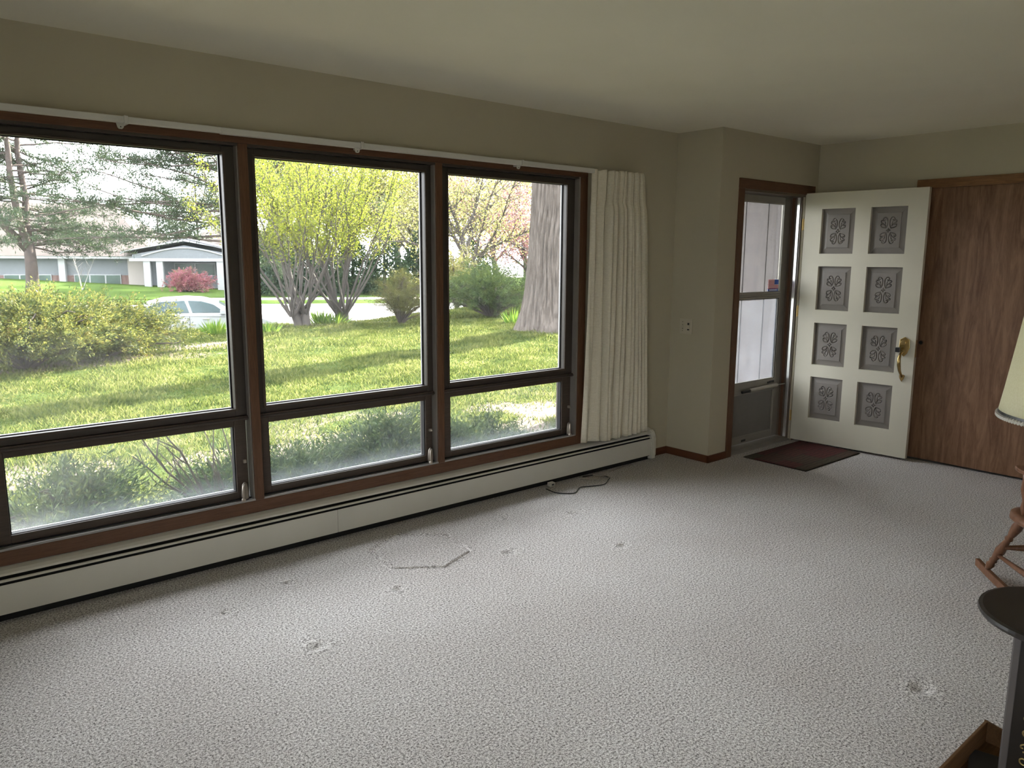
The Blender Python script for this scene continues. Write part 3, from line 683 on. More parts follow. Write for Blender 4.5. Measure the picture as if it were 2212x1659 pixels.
# four uprights with scroll panels between them, on a base plate
for sx, sy in ((-1, 1), (1, 1), (1, -1), (-1, -1)):
    MB().box(*sorted((sx*.034, sx*.054)), *sorted((sy*.098, sy*.115)), .022, .540).build('upright', TG, tb, bevel=.002)
def scroll_panel():
    mb = MB()
    def sp(c, r0, turns, a0, sgn, r=.0028):
        mb.tube([(c[0], 0, c[1])] if 0 else [(u, 0, w_) for u, w_ in spiral(c, r0, turns, a0, sgn)], r, 6)
    for row in range(5):
        z = .12+row*.086
        for s_ in (-1, 1):
            sp((s_*.022, z), .018, 1.15, math.pi/2, s_, .0024); sp((s_*.024, z+.036), .015, 1.1, -math.pi/2, -s_, .0024)
            sp((s_*.060, z+.010), .019, 1.1, math.pi*.6, s_, .0024); sp((s_*.064, z+.050), .015, 1.0, -math.pi/2, -s_, .0024)
            mb.tube([(s_*(.044+.012*math.sin(k*.9)), 0, z+k*.0143) for k in range(7)], .0022, 6)
    for s_ in (-1, 1): mb.tube([(s_*.005, 0, .09), (s_*.005, 0, .53)], .0026, 6)
    mb.tube([(-.09, 0, .09), (.09, 0, .09)], .0026, 6)
    return mb
for sx in (1, -1):
    MB().box(*sorted((sx*.038, sx*.044)), -.098, .098, .08, .535).build('panel_backing', TB, tb)
    sc = scroll_panel(); sc.v = [(y, x, z) for x, y, z in sc.v]; sc.build('gilt_scrollwork', GOLD, tb, loc=(sx*.0475, 0, 0), smooth=True)
for sy in (1, -1): MB().box(-.034, .034, *sorted((sy*.100, sy*.106)), .08, .535).build('side_board', TB, tb)
MB().box(-.12, .12, -.19, .19, .014, .024).build('base_plate', plain('black_steel_plate', (.03, .032, .036), .3), tb, bevel=.002)
MB().tube([(-.085, .160, .024), (-.085, .160, .034)], .012, 14).build('base_bolt', plain('bright_bolt', (.5, .5, .5), .25, metal=1), tb)

CB = wood('brown_board', (.10, .052, .022), (.17, .09, .04), 'X', .6, bump=.02)
ty = empty('wooden_tray', (2.30, .49, 0), 0, label='low brown open tray on the carpet under the black table', cat='tray')
MB().box(-.30, .30, -.24, .24, .002, .012).build('tray_bottom', CB, ty)
MB().box(-.30, .30, .232, .242, .012, .080).build('tray_side', CB, ty, bevel=.002)
MB().box(-.30, .30, -.242, -.232, .012, .080).build('tray_side', CB, ty, bevel=.002)
MB().box(.294, .304, -.242, .180, .012, .070).build('tray_end', CB, ty, bevel=.002)
MB().prism([(.242, .012), (.242, .082), (.172, .070), (.172, .012)], 0, .294, .302).build('tray_flap', CB, ty)
MB().box(-.304, -.294, -.242, .242, .012, .080).build('tray_end', CB, ty, bevel=.002)

lm = empty('table_lamp', (2.500, .540, .5615), label='lamp with large cream drum shade standing on the black side table', cat='lamp')
LC = plain('white_glaze', (.75, .75, .72), .15)
pr = [(.070, 0), (.074, .012), (.060, .02), (.045, .05), (.055, .10), (.085, .17), (.088, .22), (.060, .29), (.030, .33), (.024, .36)]
MB().lathe([(r*.98, z) for r, z in pr], (0, 0, 0), 6).build('lamp_base', LC, lm)
MB().tube([(0, 0, .35), (0, 0, .80)], .006, 8).build('stem', BRASS, lm)
t = NT('cream_shade_cloth'); t.t.nodes.remove(t.b)
v = t.coord(); col = t.ramp(t.noise(v, 220, 3), [(.3, (.86, .83, .60)), (.7, (.93, .91, .70))])
d = t.n('ShaderNodeBsdfDiffuse'); tl = t.n('ShaderNodeBsdfTranslucent'); t.l(col, d.inputs[0]); t.l(col, tl.inputs[0])
ms = t.n('ShaderNodeMixShader'); ms.inputs[0].default_value = .4; t.l(d.outputs[0], ms.inputs[1]); t.l(tl.outputs[0], ms.inputs[2]); t.l(ms.outputs[0], t.out.inputs[0])
def openlathe(name, prof, mat, parent, n=72, smooth=True, thick=.0015):
    V = []; 
    for r, z in prof:
        for j in range(n): V.append((r*math.cos(2*math.pi*j/n), r*math.sin(2*math.pi*j/n), z))
    F = [(i*n+j, i*n+(j+1) % n, (i+1)*n+(j+1) % n, (i+1)*n+j) for i in range(len(prof)-1) for j in range(n)]
    mb = MB(); mb.raw(V, F); o = mb.build(name, mat, parent, smooth=smooth); s_ = o.modifiers.new('thick', 'SOLIDIFY'); s_.thickness = thick
    return o
sh = openlathe('lamp_shade', [(.213, .550), (.204, .61), (.184, .76), (.156, .98)], t.m, lm)
openlathe('shade_trim', [(.2145, .545), (.2135, .553)], BLKPL, sh, smooth=False)
m = MB()
for j in range(120):
    a = 2*math.pi*j/120; b = a+.04
    m.tube([(.2155*math.cos(a), .2155*math.sin(a), .536), (.2155*math.cos(b), .2155*math.sin(b), .544)], .0042, 5)
m.build('braid', WHITEM, sh, kind='stuff')
#OUTDOORS
# ------------------------------------------------------------------ terrain outside
def sm(t): t = np.clip(t, 0, 1); return t*t*(3-2*t)
def edge_y(x): return 19.3 + np.maximum(0, np.asarray(x)-11)*.45
def gz(x, y):
    x = np.asarray(x, float); y = np.asarray(y, float)
    z = -.30 + .12*np.exp(-((x-12.4)**2+(y-13.2)**2)/12) + .02*np.sin(x*1.1+y*.6)*np.sin(y*.9-x*.3)
    z = z + .10*sm((x-13)/8)*sm((y-12)/8)
    e = edge_y(x)
    return z + (-1.16-z)*sm((y-e)/2.6)
def dirt(x, y):
    """1 on bare soil, 0 on turf: a worn strip near the house and mulch under the shrubs"""
    a = np.sin(x*1.9+1.3*np.sin(y*1.7))*np.sin(y*2.6+.8*np.sin(x*1.1))+.35*np.sin(x*5.1+y*3)+.3*np.sin(y*7-x*4.3)
    near = sm((9.2-y)/3.0)
    d = sm((a+.45)*1.5)*near*1.0 + sm((5.2-y)/.5)*.9
    for cx_, cy_, rx, ry in ((2.6, 14.6, 2.4, .9), (5.2, 15.9, 1.6, .7), (9.4, 18.9, 2.0, .35), (12.2, 12.6, 1.2, .5)):
        d = np.maximum(d, .85*np.exp(-(((x-cx_)/rx)**2+((y-cy_)/ry)**2)**1.5))
    return np.clip(d, 0, 1)
t = NT('lawn_ground'); at_ = t.n('ShaderNodeAttribute', attribute_name='dirt')
v = t.coord(); g1 = t.ramp(t.noise(v, 3.5, 6, .7), [(.35, (.02, .036, .008)), (.65, (.05, .07, .018))])
g2 = t.ramp(t.noise(v, 22, 5, .7), [(.3, (.075, .058, .046)), (.7, (.19, .16, .135))])
nz = t.noise(v, 5, 6, .75); ad = t.n('ShaderNodeMath', operation='ADD'); t.l(at_.outputs['Fac'], ad.inputs[0]); t.l(nz, ad.inputs[1])
mr = t.n('ShaderNodeMapRange'); t.l(ad.outputs[0], mr.inputs[0]); mr.inputs[1].default_value = .75; mr.inputs[2].default_value = 1.05
mx = t.n('ShaderNodeMix', data_type='RGBA'); t.l(mr.outputs[0], mx.inputs[0]); t.l(g1, mx.inputs[6]); t.l(g2, mx.inputs[7])
t.l(mx.outputs[2], t.b.inputs['Base Color']); t.b.inputs['Roughness'].default_value = 1; t.b.inputs['Specular IOR Level'].default_value = .02
t.bump(t.noise(v, 14, 5, .7), .8, .05); LAWN = t.m
def terrain(name, xs, ys, fn, mat, attr=True, **kw):
    X, Y = np.meshgrid(xs, ys, indexing='ij'); Z = fn(X, Y); I = np.arange(X.size).reshape(X.shape)
    F = np.stack([I[:-1, :-1], I[1:, :-1], I[1:, 1:], I[:-1, 1:]], -1).reshape(-1, 4)
    o = npmesh(name, np.stack([X, Y, Z], -1).reshape(-1, 3), F, mat, smooth=True, kind='structure', **kw)
    if attr:
        a = o.data.attributes.new('dirt', 'FLOAT', 'POINT'); a.data.foreach_set('value', dirt(X, Y).astype(np.float32).ravel())
    return o
# lawn in (x, y) with its far edge following edge_y
xs = np.arange(-30, 40.1, .25); us = np.linspace(0, 1, 110)
X, U = np.meshgrid(xs, us, indexing='ij'); Y = 3.86 + U*(edge_y(X)+2.7-3.86); Z = gz(X, Y)
I = np.arange(X.size).reshape(X.shape); F = np.stack([I[:-1, :-1], I[1:, :-1], I[1:, 1:], I[:-1, 1:]], -1).reshape(-1, 4)
lawn = npmesh('lawn', np.stack([X, Y, Z], -1).reshape(-1, 3), F, LAWN, smooth=True, kind='structure')
a = lawn.data.attributes.new('dirt', 'FLOAT', 'POINT'); a.data.foreach_set('value', dirt(X, Y).astype(np.float32).ravel())
S(MB().box(-40, 60, -40, YB-TH-.01, -.5, -.31).box(-40, XL-TH-.01, YB-TH-.01, 3.86, -.5, -.31), 'back_lawn', LAWN)
S(MB().box(-12, XL-TH-.01, -8, 3.5, -.3, -.10), 'added_bounce_slab', plain('pale_bounce_concrete', (.40, .39, .37), .85))  # unseen pale slab, added to bounce light up through the side window
# road and far bank in (s, t): t runs away from the house, s to the right
TV = np.array([.475, .88]); SV = np.array([.88, -.475])
def st(s, t_): return s*SV[0]+t_*TV[0], s*SV[1]+t_*TV[1]
ROAD = plain('pale_concrete_road', (.27, .26, .25), .85, var=.07, scale=.6)
rd = MB()
pts = [(-60, 19), (-60, 60)]
rd.raw([(-70, 15, -1.15), (75, 15, -1.15), (75, 90, -1.15), (-70, 90, -1.15)], [(0, 1, 2, 3)]); S(rd, 'road', ROAD, fix=False)
def bank(s, t_):
    base = -1.12 + .20*sm((t_-42.5)/1.2)
    rise = (.74*sm((t_-43)/11))*np.clip((-7.5-s)/14, 0, 1.25)
    return base + rise
ss = np.arange(-70, 60, 1.0); tt = np.concatenate([np.arange(42.3, 45, .3), np.arange(45, 90, 1.)])
Sg, Tg = np.meshgrid(ss, tt, indexing='ij'); X, Y = st(Sg, Tg); Z = bank(Sg, Tg)
I = np.arange(X.size).reshape(X.shape); F = np.stack([I[:-1, :-1], I[:-1, 1:], I[1:, 1:], I[1:, :-1]], -1).reshape(-1, 4)
t = NT('far_grass'); v = t.coord(); t.l(t.ramp(t.noise(v, .5, 6, .65), [(.35, (.035, .062, .012)), (.65, (.062, .098, .022))]), t.b.inputs['Base Color'])
t.b.inputs['Roughness'].default_value = 1; t.b.inputs['Specular IOR Level'].default_value = .02; t.bump(t.noise(v, 9, 4), .6, .05)
npmesh('far_lawn', np.stack([X, Y, Z], -1).reshape(-1, 3), F, t.m, smooth=True, kind='structure')
# kerb and pavement
m = MB(); c4 = [st(-70, 41.9), st(60, 41.9), st(60, 42.5), st(-70, 42.5)]
m.raw([(x, y, -1.15) for x, y in c4]+[(x, y, -1.03) for x, y in c4], [(4, 5, 6, 7), (0, 1, 5, 4), (1, 2, 6, 5), (2, 3, 7, 6), (3, 0, 4, 7)])
S(m, 'kerb', plain('kerb_concrete', (.34, .33, .31), .9))
m = MB(); c4 = [st(-9, 44.2), st(60, 44.2), st(60, 45.8), st(-9, 45.8)]
m.raw([(x, y, -.92) for x, y in c4]+[(x, y, -.87) for x, y in c4], [(4, 5, 6, 7), (0, 1, 5, 4), (1, 2, 6, 5), (2, 3, 7, 6), (3, 0, 4, 7)])
S(m, 'far_pavement', plain('pink_grey_pavement', (.42, .37, .35), .9))

# house outside: eave, wing with siding beside the entry porch
SID = plain('grey_weathered_siding', (.30, .275, .265), .85, var=.12, scale=3)
S(MB().box(XL-.6, 6.2, YW+TH-.1, YW+.75, HC+.10, HC+.16), 'roof_eave', plain('eave_paint', (.30, .28, .25), .8))
S(MB().box(6.24, 9.5, 3.48, 6.3, -.3, 3.1), 'wall_porch_core', SID)
wp = empty('wall_porch', kind='structure')
PLK = wood('grey_porch_plank', (.10, .088, .084), (.155, .138, .133), 'Z', .85, scale=3, stretch=8, bump=.3)
ys_ = [3.62, 3.845, 4.07, 4.30, 4.53, 4.76, 4.99, 5.22, 5.45, 5.68, 5.91, 6.14, 6.30]
for i in range(len(ys_)-1):
    dd = .004*(i % 3)
    MB().box(6.208-dd, 6.24, ys_[i]+.003, ys_[i+1]-.003, -.28, 2.9).build('plank', PLK, wp, bevel=.003)
MB().box(6.175, 6.24, 3.50, 3.60, -.28, 2.9).build('corner_trim', plain('dark_trim', (.10, .09, .09), .7), wp)
MB().box(6.190, 6.24, 3.60, 3.617, -.28, 2.9).build('edge_strip', plain('light_strip', (.4, .39, .38), .6), wp)
S(MB().box(4.92, 6.24, 3.48, 5.0, -.3, -.06), 'porch_slab', ROAD)
S(MB().box(5.9, 9.8, YW+.3, 6.6, 3.1, 3.2), 'roof_wing', SID)

# ------------------------------------------------------------------ grass blades
def blades():
    N = 560000
    # denser close to the window, only in the part of the lawn the window looks on to
    y = 4.6 + 18.*rng.random(N)**1.35; x = -1.5 + (y*1.12+2.5)*rng.random(N)
    ok = (y < edge_y(x)+1.6) & (rng.random(N) > dirt(x, y)*.93) & ((x < 6.1) | (y > 6.7)) & (((x-12.55)**2+(y-10.6)**2) > 0)
    pat = np.sin(x*2.1+y*.7)*np.sin(y*1.9-x*.8)+.5*np.sin(x*4.7)*np.sin(y*5.3)
    ok &= rng.random(N) < .78+.22*np.sin(pat)
    x, y, pat = x[ok], y[ok], pat[ok]; n = len(x)
    d = np.hypot(x, y); wd = (.0030+.0006*d)*rng.uniform(.6, 1.4, n); h = rng.uniform(.02, .055, n)*(1+.45*pat)*(1+.02*d)
    a = rng.random(n)*2*np.pi; le = rng.normal(0, .6, (n, 2))*h[:, None]
    P = np.stack([x, y, gz(x, y)-.005], -1); sd_ = np.stack([np.cos(a), np.sin(a), np.zeros(n)], -1)*wd[:, None]
    V = np.stack([P-sd_, P+sd_, P+np.concatenate([le, h[:, None]], 1)], 1)
    g = leafmat('grass_blades', [(.04, .07, .02), (.10, .14, .035), (.20, .235, .06), (.42, .41, .17)], .5, gloss=.0, ns=1.9, nw=.55)
    npmesh('grass', V.reshape(-1, 3), np.arange(n*3).reshape(n, 3), g, kind='stuff', label='short sunlit spring grass covering the lawn outside the window', category='grass')
def npmesh_tag(o): return o
_np = npmesh
def npmesh(name, V, F, mat, parent=None, smooth=False, category=None, **kw):
    o = _np(name, V, F, mat, parent, smooth, **kw)
    if category: o['category'] = category
    return o
blades()

# ------------------------------------------------------------------ woody plants
BARK = plain('grey_bark', (.055, .047, .042), .9, var=.35, scale=14, bump=.6, bscale=30)
BARKD = plain('dark_pine_bark', (.055, .043, .038), .95, var=.35, scale=6, bump=.6, bscale=12)
TWIG = plain('bare_twig', (.09, .072, .06), .9, var=.2)
L_LIME = leafmat('lime_spring_leaves', [(.16, .22, .03), (.30, .36, .045), (.52, .54, .07)], .55)
L_JUN = leafmat('juniper_foliage', [(.03, .06, .025), (.07, .13, .04), (.16, .22, .06), (.30, .34, .10)], .35, ns=4., nw=.6)
L_JUNB = leafmat('bright_juniper_foliage', [(.03, .05, .02), (.055, .085, .03), (.13, .16, .04), (.36, .36, .08), (.24, .14, .06)], .35, ns=4.5, nw=.65)
L_PINE = leafmat('pine_needles', [(.035, .06, .03), (.06, .095, .05), (.09, .125, .06)], .3)
L_YEW = leafmat('yew_needles', [(.02, .05, .02), (.06, .12, .04), (.16, .25, .08), (.30, .36, .14)], .35, ns=9., gloss=.02)
L_DIS = leafmat('olive_foliage', [(.09, .10, .03), (.16, .17, .05), (.26, .23, .08)], .4)
L_YG = leafmat('pale_yellow_green_leaves', [(.25, .28, .08), (.40, .40, .13), (.52, .45, .22)], .5)
L_PINK = leafmat('pink_blossom', [(.38, .16, .17), (.55, .28, .28), (.55, .42, .28)], .5)
L_RED = leafmat('magenta_blossom', [(.40, .12, .14), (.62, .22, .30), (.30, .26, .12)], .4)
L_DARK = leafmat('dark_evergreen', [(.02, .045, .022), (.04, .08, .035), (.08, .12, .05)], .3)
L_GRASSY = leafmat('strap_leaves', [(.10, .22, .03), (.20, .36, .04), (.36, .48, .07)], .5)

def vase_shrub(px, D, h, rad, nstem, nleaf, label, seed):
    random.seed(seed)
    x, y = at_dist(px, D); z = float(gz(x, y))-.05
    r = empty('shrub_tree', (x, y, z), label=label, cat='tree', group='lime green multi stemmed shrub trees')
    tr = MB(); bs = MB(); ends = []; tips = []
    for k in range(3):
        a = random.uniform(0, 6.3); p, q = limb((.08*math.cos(a), .08*math.sin(a), 0), (.25*math.cos(a), .25*math.sin(a), 1), .5, 4, .08, 0, .13, .09)
        tr.tube(p, q, 8); ends.append((p[-1], a))
    tr.build('trunk', BARK, r, smooth=True)
    for k in range(nstem):
        a = 2*math.pi*(k+random.random())/nstem; sp = random.uniform(.12, 1.0)
        o = ends[k % 3][0] + Vector((.05*math.cos(a), .05*math.sin(a), -.15))
        d = Vector((math.cos(a)*sp*1.05, math.sin(a)*sp*1.05, 1)); ln = h*random.uniform(.85, 1.02)*(1+.12*sp)
        p, q = limb(o, d, ln, 12, .07, .035, random.uniform(.020, .040), .005); bs.tube(p, q, 5, caps=False)
        for j in range(5, 13):
            for _ in range(2):
                dd = (p[min(j, 12)]-p[j-1]).normalized()+Vector((random.gauss(0, .45), random.gauss(0, .45), random.gauss(.12, .3)))
                p2, q2 = limb(p[min(j, 12)], dd, random.uniform(.35, 1.0)*(1.15-j/20), 5, .13, .03, .010, .003); bs.tube(p2, q2, 3, caps=False); tips += p2[1:]
                if random.random() < .7:
                    p3, q3 = limb(p2[2], dd+Vector((random.gauss(0, .6), random.gauss(0, .6), .1)), .4, 4, .15, .02, .006, .002); bs.tube(p3, q3, 3, caps=False); tips += p3[1:]
        tips += p[8:]
    bs.build('branches', BARK, r, fix=False, kind='stuff')
    T = np.array([tuple(t) for t in tips]); wgt = np.clip((T[:, 2]-.5)/(h*.5), .04, 1)**1.2; wgt /= wgt.sum()
    P = T[rng.choice(len(T), nleaf, p=wgt)] + rng.normal(0, .07, (nleaf, 3))
    leaves('foliage', P, np.tile([0, 0, .2], (nleaf, 1)), .046, .030, L_LIME, r, kind='stuff')
vase_shrub(648, 20.6, 4.0, 3, 27, 24000, 'left one of the two multi-stemmed lime green shrub trees at the lawn edge', 3)
vase_shrub(740, 21.3, 4.0, 3, 27, 24000, 'right one of the two multi-stemmed lime green shrub trees, beside the olive bush', 9)

def juniper(name, px, D, rx, ry, h, nb, mat, label, cat='bush', bare=.25, tuft=26, lsz=.075, seed=0, dx=0, z=None, zoff=0., group=None, lw=.35, bark=BARKD, up=.55):
    if name == 'juniper': lsz, tuft = lsz*.62, int(tuft*1.7)
    """spreading bush: arching branches from one crown, each set with outward pointing sprays"""
    random.seed(seed)
    x, y = at_dist(px, D) if px is not None else D; zz = float(gz(x, y))-.03 if z is None else z
    r = empty(name, (x, y, zz), label=label, cat=cat); 
    if group: r['group'] = group
    st_ = MB(); P = []; Dd = []
    for k in range(nb):
        a = random.uniform(0, 2*math.pi); e = random.random()**.7
        tx, ty_ = rx*e*math.cos(a), ry*e*math.sin(a)
        tz = h*(random.uniform(.45, 1.0)*(1-.45*e*e))
        n = 8; pts = []
        for i in range(n+1):
            s_ = i/n; pts.append(Vector((tx*s_**1.1, ty_*s_**1.1, tz*math.sin(s_*math.pi*up)/math.sin(math.pi*up)))+Vector((random.gauss(0, .03), random.gauss(0, .03), random.gauss(0, .03)))*s_*min(rx, 1.5))
        st_.tube(pts, [.028*min(rx, 1)*(1-.8*i/n)+.003 for i in range(n+1)], 5, caps=False)
        for i in range(int(n*bare)+1, n+1):
            dv = (pts[i]-pts[i-1]).normalized()
            for _ in range(3):
                c = pts[i]+Vector((random.gauss(0, .16), random.gauss(0, .16), random.gauss(.02, .09)))*min(rx, 1.6)*.8
                dd = (dv+Vector((random.gauss(0, .5), random.gauss(0, .5), random.gauss(.25, .3)))).normalized()
                for q in range(tuft):
                    f_ = random.random(); P.append(tuple(c+dd*(f_*.22*min(rx, 1.4))+Vector((random.gauss(0, .03), random.gauss(0, .03), random.gauss(0, .03))))); Dd.append(tuple(dd))
    st_.build('stems', bark, r, fix=False, kind='stuff')
    leaves('foliage', np.array(P), np.array(Dd), lsz, lsz*lw, mat, r, spread=.45, kind='stuff')
    return r
juniper('juniper', 35, 14.4, 1.3, 1.2, 1.12, 90, L_JUNB, 'tall yellow-green juniper bush at the left edge of the window view', seed=1, lsz=.085)
juniper('juniper', 208, 15.6, 1.45, 1.2, .88, 95, L_JUNB, 'wide olive green juniper bush spreading in front of the white car', seed=2, lsz=.085)
juniper('juniper', 862, 20.8, .95, .9, 1.35, 55, L_DIS, 'round olive brown bush beside the right shrub tree', seed=4, lsz=.055, tuft=22)
juniper('juniper', 1062, 23.0, 1.75, 1.4, 1.55, 90, L_JUN, 'spreading green juniper left of the big tree trunk', seed=5, lsz=.08)
juniper('sapling_bush', 985, 27.0, .9, .9, 2.2, 40, L_YG, 'small yellow-green bush behind the lawn at the left of the third window', seed=6, lsz=.08, tuft=14)

def strap(px, D, n, h, label, seed):
    x, y = at_dist(px, D); z = float(gz(x, y)); random.seed(seed)
    P = np.zeros((n, 3)); P[:, :2] = rng.normal(0, .10, (n, 2)); P += [0, 0, 0]
    dd = np.concatenate([P[:, :2]*4+rng.normal(0, .15, (n, 2)), np.ones((n, 1))], 1)
    o = leaves('daylily_clump', P, dd, h, .035, L_GRASSY, None, spread=.18)
    o.location = (x, y, z-.02); tag(o, label, 'plant')
strap(455, 19.2, 110, .36, 'bright green strap-leaved clump in front of the white car', 1)
strap(572, 19.2, 90, .26, 'low strap-leaved clump left of the left shrub tree base', 2)
strap(690, 21.0, 140, .40, 'yellow-green strap-leaved clump between the two shrub trees', 3)
strap(716, 20.9, 90, .34, 'smaller strap-leaved clump touching the right shrub tree', 4)
strap(1108, 20.0, 90, .38, 'leafy weed clump at the left foot of the big tree', 5)

# big old trunk
def big_trunk():
    x, y = at_dist(1193, 18.0); z0 = float(gz(x, y))-.25
    na, nh = 220, 150; A, Hh = np.meshgrid(np.linspace(0, 2*np.pi, na, endpoint=False), np.linspace(0, 7.5, nh)**1.0, indexing='ij')
    Hh = 7.5*(Hh/7.5)**1.25
    r = .545 + .40*np.exp(-Hh/.55) + .06*np.exp(-Hh/2.2) - .012*Hh
    flare = np.exp(-Hh/.8)*(.10*np.sin(5*A+.4)+.07*np.sin(3*A+1.8)+.04*np.sin(9*A))
    tw = A + .05*Hh
    fis = np.abs(np.sin(17*tw+1.8*np.sin(1.3*Hh)+.9*np.sin(3.1*Hh+2*A)))**.6+.6*np.abs(np.sin(31*tw+1.5*np.sin(2.1*Hh+A*3)))**.7
    r = r + flare + .055*(fis-.9) + .012*np.sin(6*A+.6*Hh)
    X = r*np.cos(A)+.02*Hh; Y = r*np.sin(A); I = np.arange(na*nh).reshape(na, nh); J = np.roll(I, -1, 0)
    F = np.stack([I[:, :-1], J[:, :-1], J[:, 1:], I[:, 1:]], -1).reshape(-1, 4)
    R_ = empty('old_tree', (x, y, z0), label='massive old tree with grey furrowed bark at the right of the third window', cat='tree')
    t = NT('furrowed_bark'); v = t.coord(scale=(6, 6, .8)); n1 = t.noise(v, 2.2, 6, .7, .6)
    t.l(t.ramp(n1, [(.35, (.06, .05, .043)), (.6, (.13, .112, .10)), (.75, (.18, .16, .145))]), t.b.inputs['Base Color'])
    t.b.inputs['Roughness'].default_value = .95; t.b.inputs['Specular IOR Level'].default_value = .05; t.bump(n1, 1., .06)
    npmesh('trunk', np.stack([X, Y, Hh], -1).reshape(-1, 3), F, t.m, R_, smooth=True)
    bs = MB(); P = []; random.seed(5)
    for k in range(16):
        a = 2*math.pi*k/16; p, q = limb((.1, 0, 6.6+random.random()*.8), (math.cos(a), math.sin(a), random.uniform(.3, 1.4)), random.uniform(4, 6), 9, .12, .02, .16, .03); bs.tube(p, q, 6)
        for j in range(3, 10):
            for _ in range(3):
                p2, q2 = limb(p[j], Vector((random.gauss(0, 1), random.gauss(0, 1), random.gauss(.1, .6))), random.uniform(1, 2.2), 5, .15, 0, .035, .008); bs.tube(p2, q2, 3, caps=False); P += [tuple(q_) for q_ in p2[1:]]
    bs.build('branches', BARK, R_, fix=False, kind='stuff')
    P = np.array(P); P = P[rng.integers(0, len(P), 9000)]+rng.normal(0, .35, (9000, 3))
    leaves('foliage', P, np.tile([0, 0, -.2], (9000, 1)), .12, .08, L_YG, R_, kind='stuff')
big_trunk()

def pine(px, D, h, stems, label, crown, nbr, seed, z, blen, side=0., zlo=1.5, tuft=16, mat=L_PINE, lsz=.16, droop=.0, r0=.30, bias=0):
    random.seed(seed); x, y = at_dist(px, D)
    r = empty('pine_tree', (x, y, z), label=label, cat='tree')
    tk = MB(); tk.tube([(0, 0, -.3), (.0, 0, .3), (.02, 0, 1.2), (0, 0, 2.4)], [r0*1.35, r0*1.1, r0, r0*.9], 12)
    bs = MB(); P = []; Dd = []
    for k, (ox, oy) in enumerate(stems):
        pts = [Vector((0, 0, 2.0)), Vector((ox*.7, oy*.7, 3.6))]
        for j in range(1, 9): pts.append(Vector((ox*(1+.06*j)+random.gauss(0, .05), oy, 3.6+(h-3.6)*j/8)))
        tk.tube(pts, [r0*.8]+[r0*.62*(1-.8*j/9) for j in range(9)], 9)
        for b in range(nbr):
            zb = zlo+(h-zlo)*(b+random.random()*.6)/nbr; f = (zb-zlo)/(h-zlo)
            base = pts[0].lerp(pts[1], .5) if zb < 2.6 else None
            if zb < 3.6: bp = Vector((0, 0, zb)) if zb < 2 else Vector((ox*.7*(zb-2)/1.6, oy*.7*(zb-2)/1.6, zb))
            else:
                i = min(int((zb-3.6)/(h-3.6)*8)+1, 8); bp = Vector((pts[i].x, pts[i].y, zb))
            a = random.uniform(0, 2*math.pi) if random.random() > bias else random.gauss(2.85, .45); L_ = blen*(1-.5*f)*random.uniform(.5, 1.1)
            p, q = limb(bp, (math.cos(a), math.sin(a), random.uniform(-.12, .22)), L_, 9, .09, droop, .055, .010); bs.tube(p, q, 4, caps=False)
            for j in range(2, 10):
                for _ in range(3):
                    p2, q2 = limb(p[j], (p[j]-p[j-1]).normalized()+Vector((random.gauss(0, .8), random.gauss(0, .8), random.gauss(.05, .25))), random.uniform(.3, .95), 4, .15, .02, .014, .005); bs.tube(p2, q2, 3, caps=False)
                    for c in p2[2:]:
                        if random.random() < crown:
                            for _q in range(tuft): P.append((c.x+random.gauss(0, .09), c.y+random.gauss(0, .09), c.z+random.gauss(0, .07))); Dd.append((random.gauss(0, 1), random.gauss(0, 1), random.gauss(.5, 1)))
    tk.build('trunk', BARKD, r, smooth=True); bs.build('branches', BARKD, r, fix=False, kind='stuff')
    leaves('foliage', np.array(P), np.array(Dd), lsz, lsz*.22, mat, r, spread=.2, kind='stuff')
def rel(px, D, dpx): return dpx/1653*D
# right hand direction of the picture at bearing of px ~60 is roughly (.99, -.12)
pine(65, 50, 13.5, [(-1.75, .2), (-.5, -.3), (.0, .3)], 'tall three-stemmed pine with sparse branches before the brown roof', .75, 40, 21, -.35, 6.0, zlo=2.2, tuft=9, lsz=.20, droop=-.004)
pine(522, 37, 12.5, [(.2, 0)], 'spreading white pine whose long boughs reach in from behind the lime shrub trees', .95, 74, 8, -1.1, 9.0, zlo=3.2, tuft=15, lsz=.18, droop=.012, r0=.24, bias=.4)
# thin birch before the wing
def birch(px, D, h, z, seed, label):
    random.seed(seed); x, y = at_dist(px, D); r = empty('birch_sapling', (x, y, z), label=label, cat='tree'); m = MB(); b = MB()
    for k in range(4):
        a = random.uniform(0, 6.3); p, q = limb((0, 0, -.2), (.35*math.cos(a), .35*math.sin(a), 1), h*random.uniform(.7, 1), 8, .06, 0, .026, .010); m.tube(p, q, 5)
        for j in range(3, 9):
            p2, q2 = limb(p[j], (random.gauss(0, .5), random.gauss(0, .5), .8), .7, 4, .1, 0, .014, .006); b.tube(p2, q2, 3, caps=False)
    m.build('trunk', plain('white_birch_bark', (.30, .29, .28), .8), r); b.build('branches', plain('birch_twig', (.22, .20, .19), .8), r, fix=False, kind='stuff')
birch(172, 53, 2.3, -.45, 3, 'bare white-stemmed birch in front of the long low building')

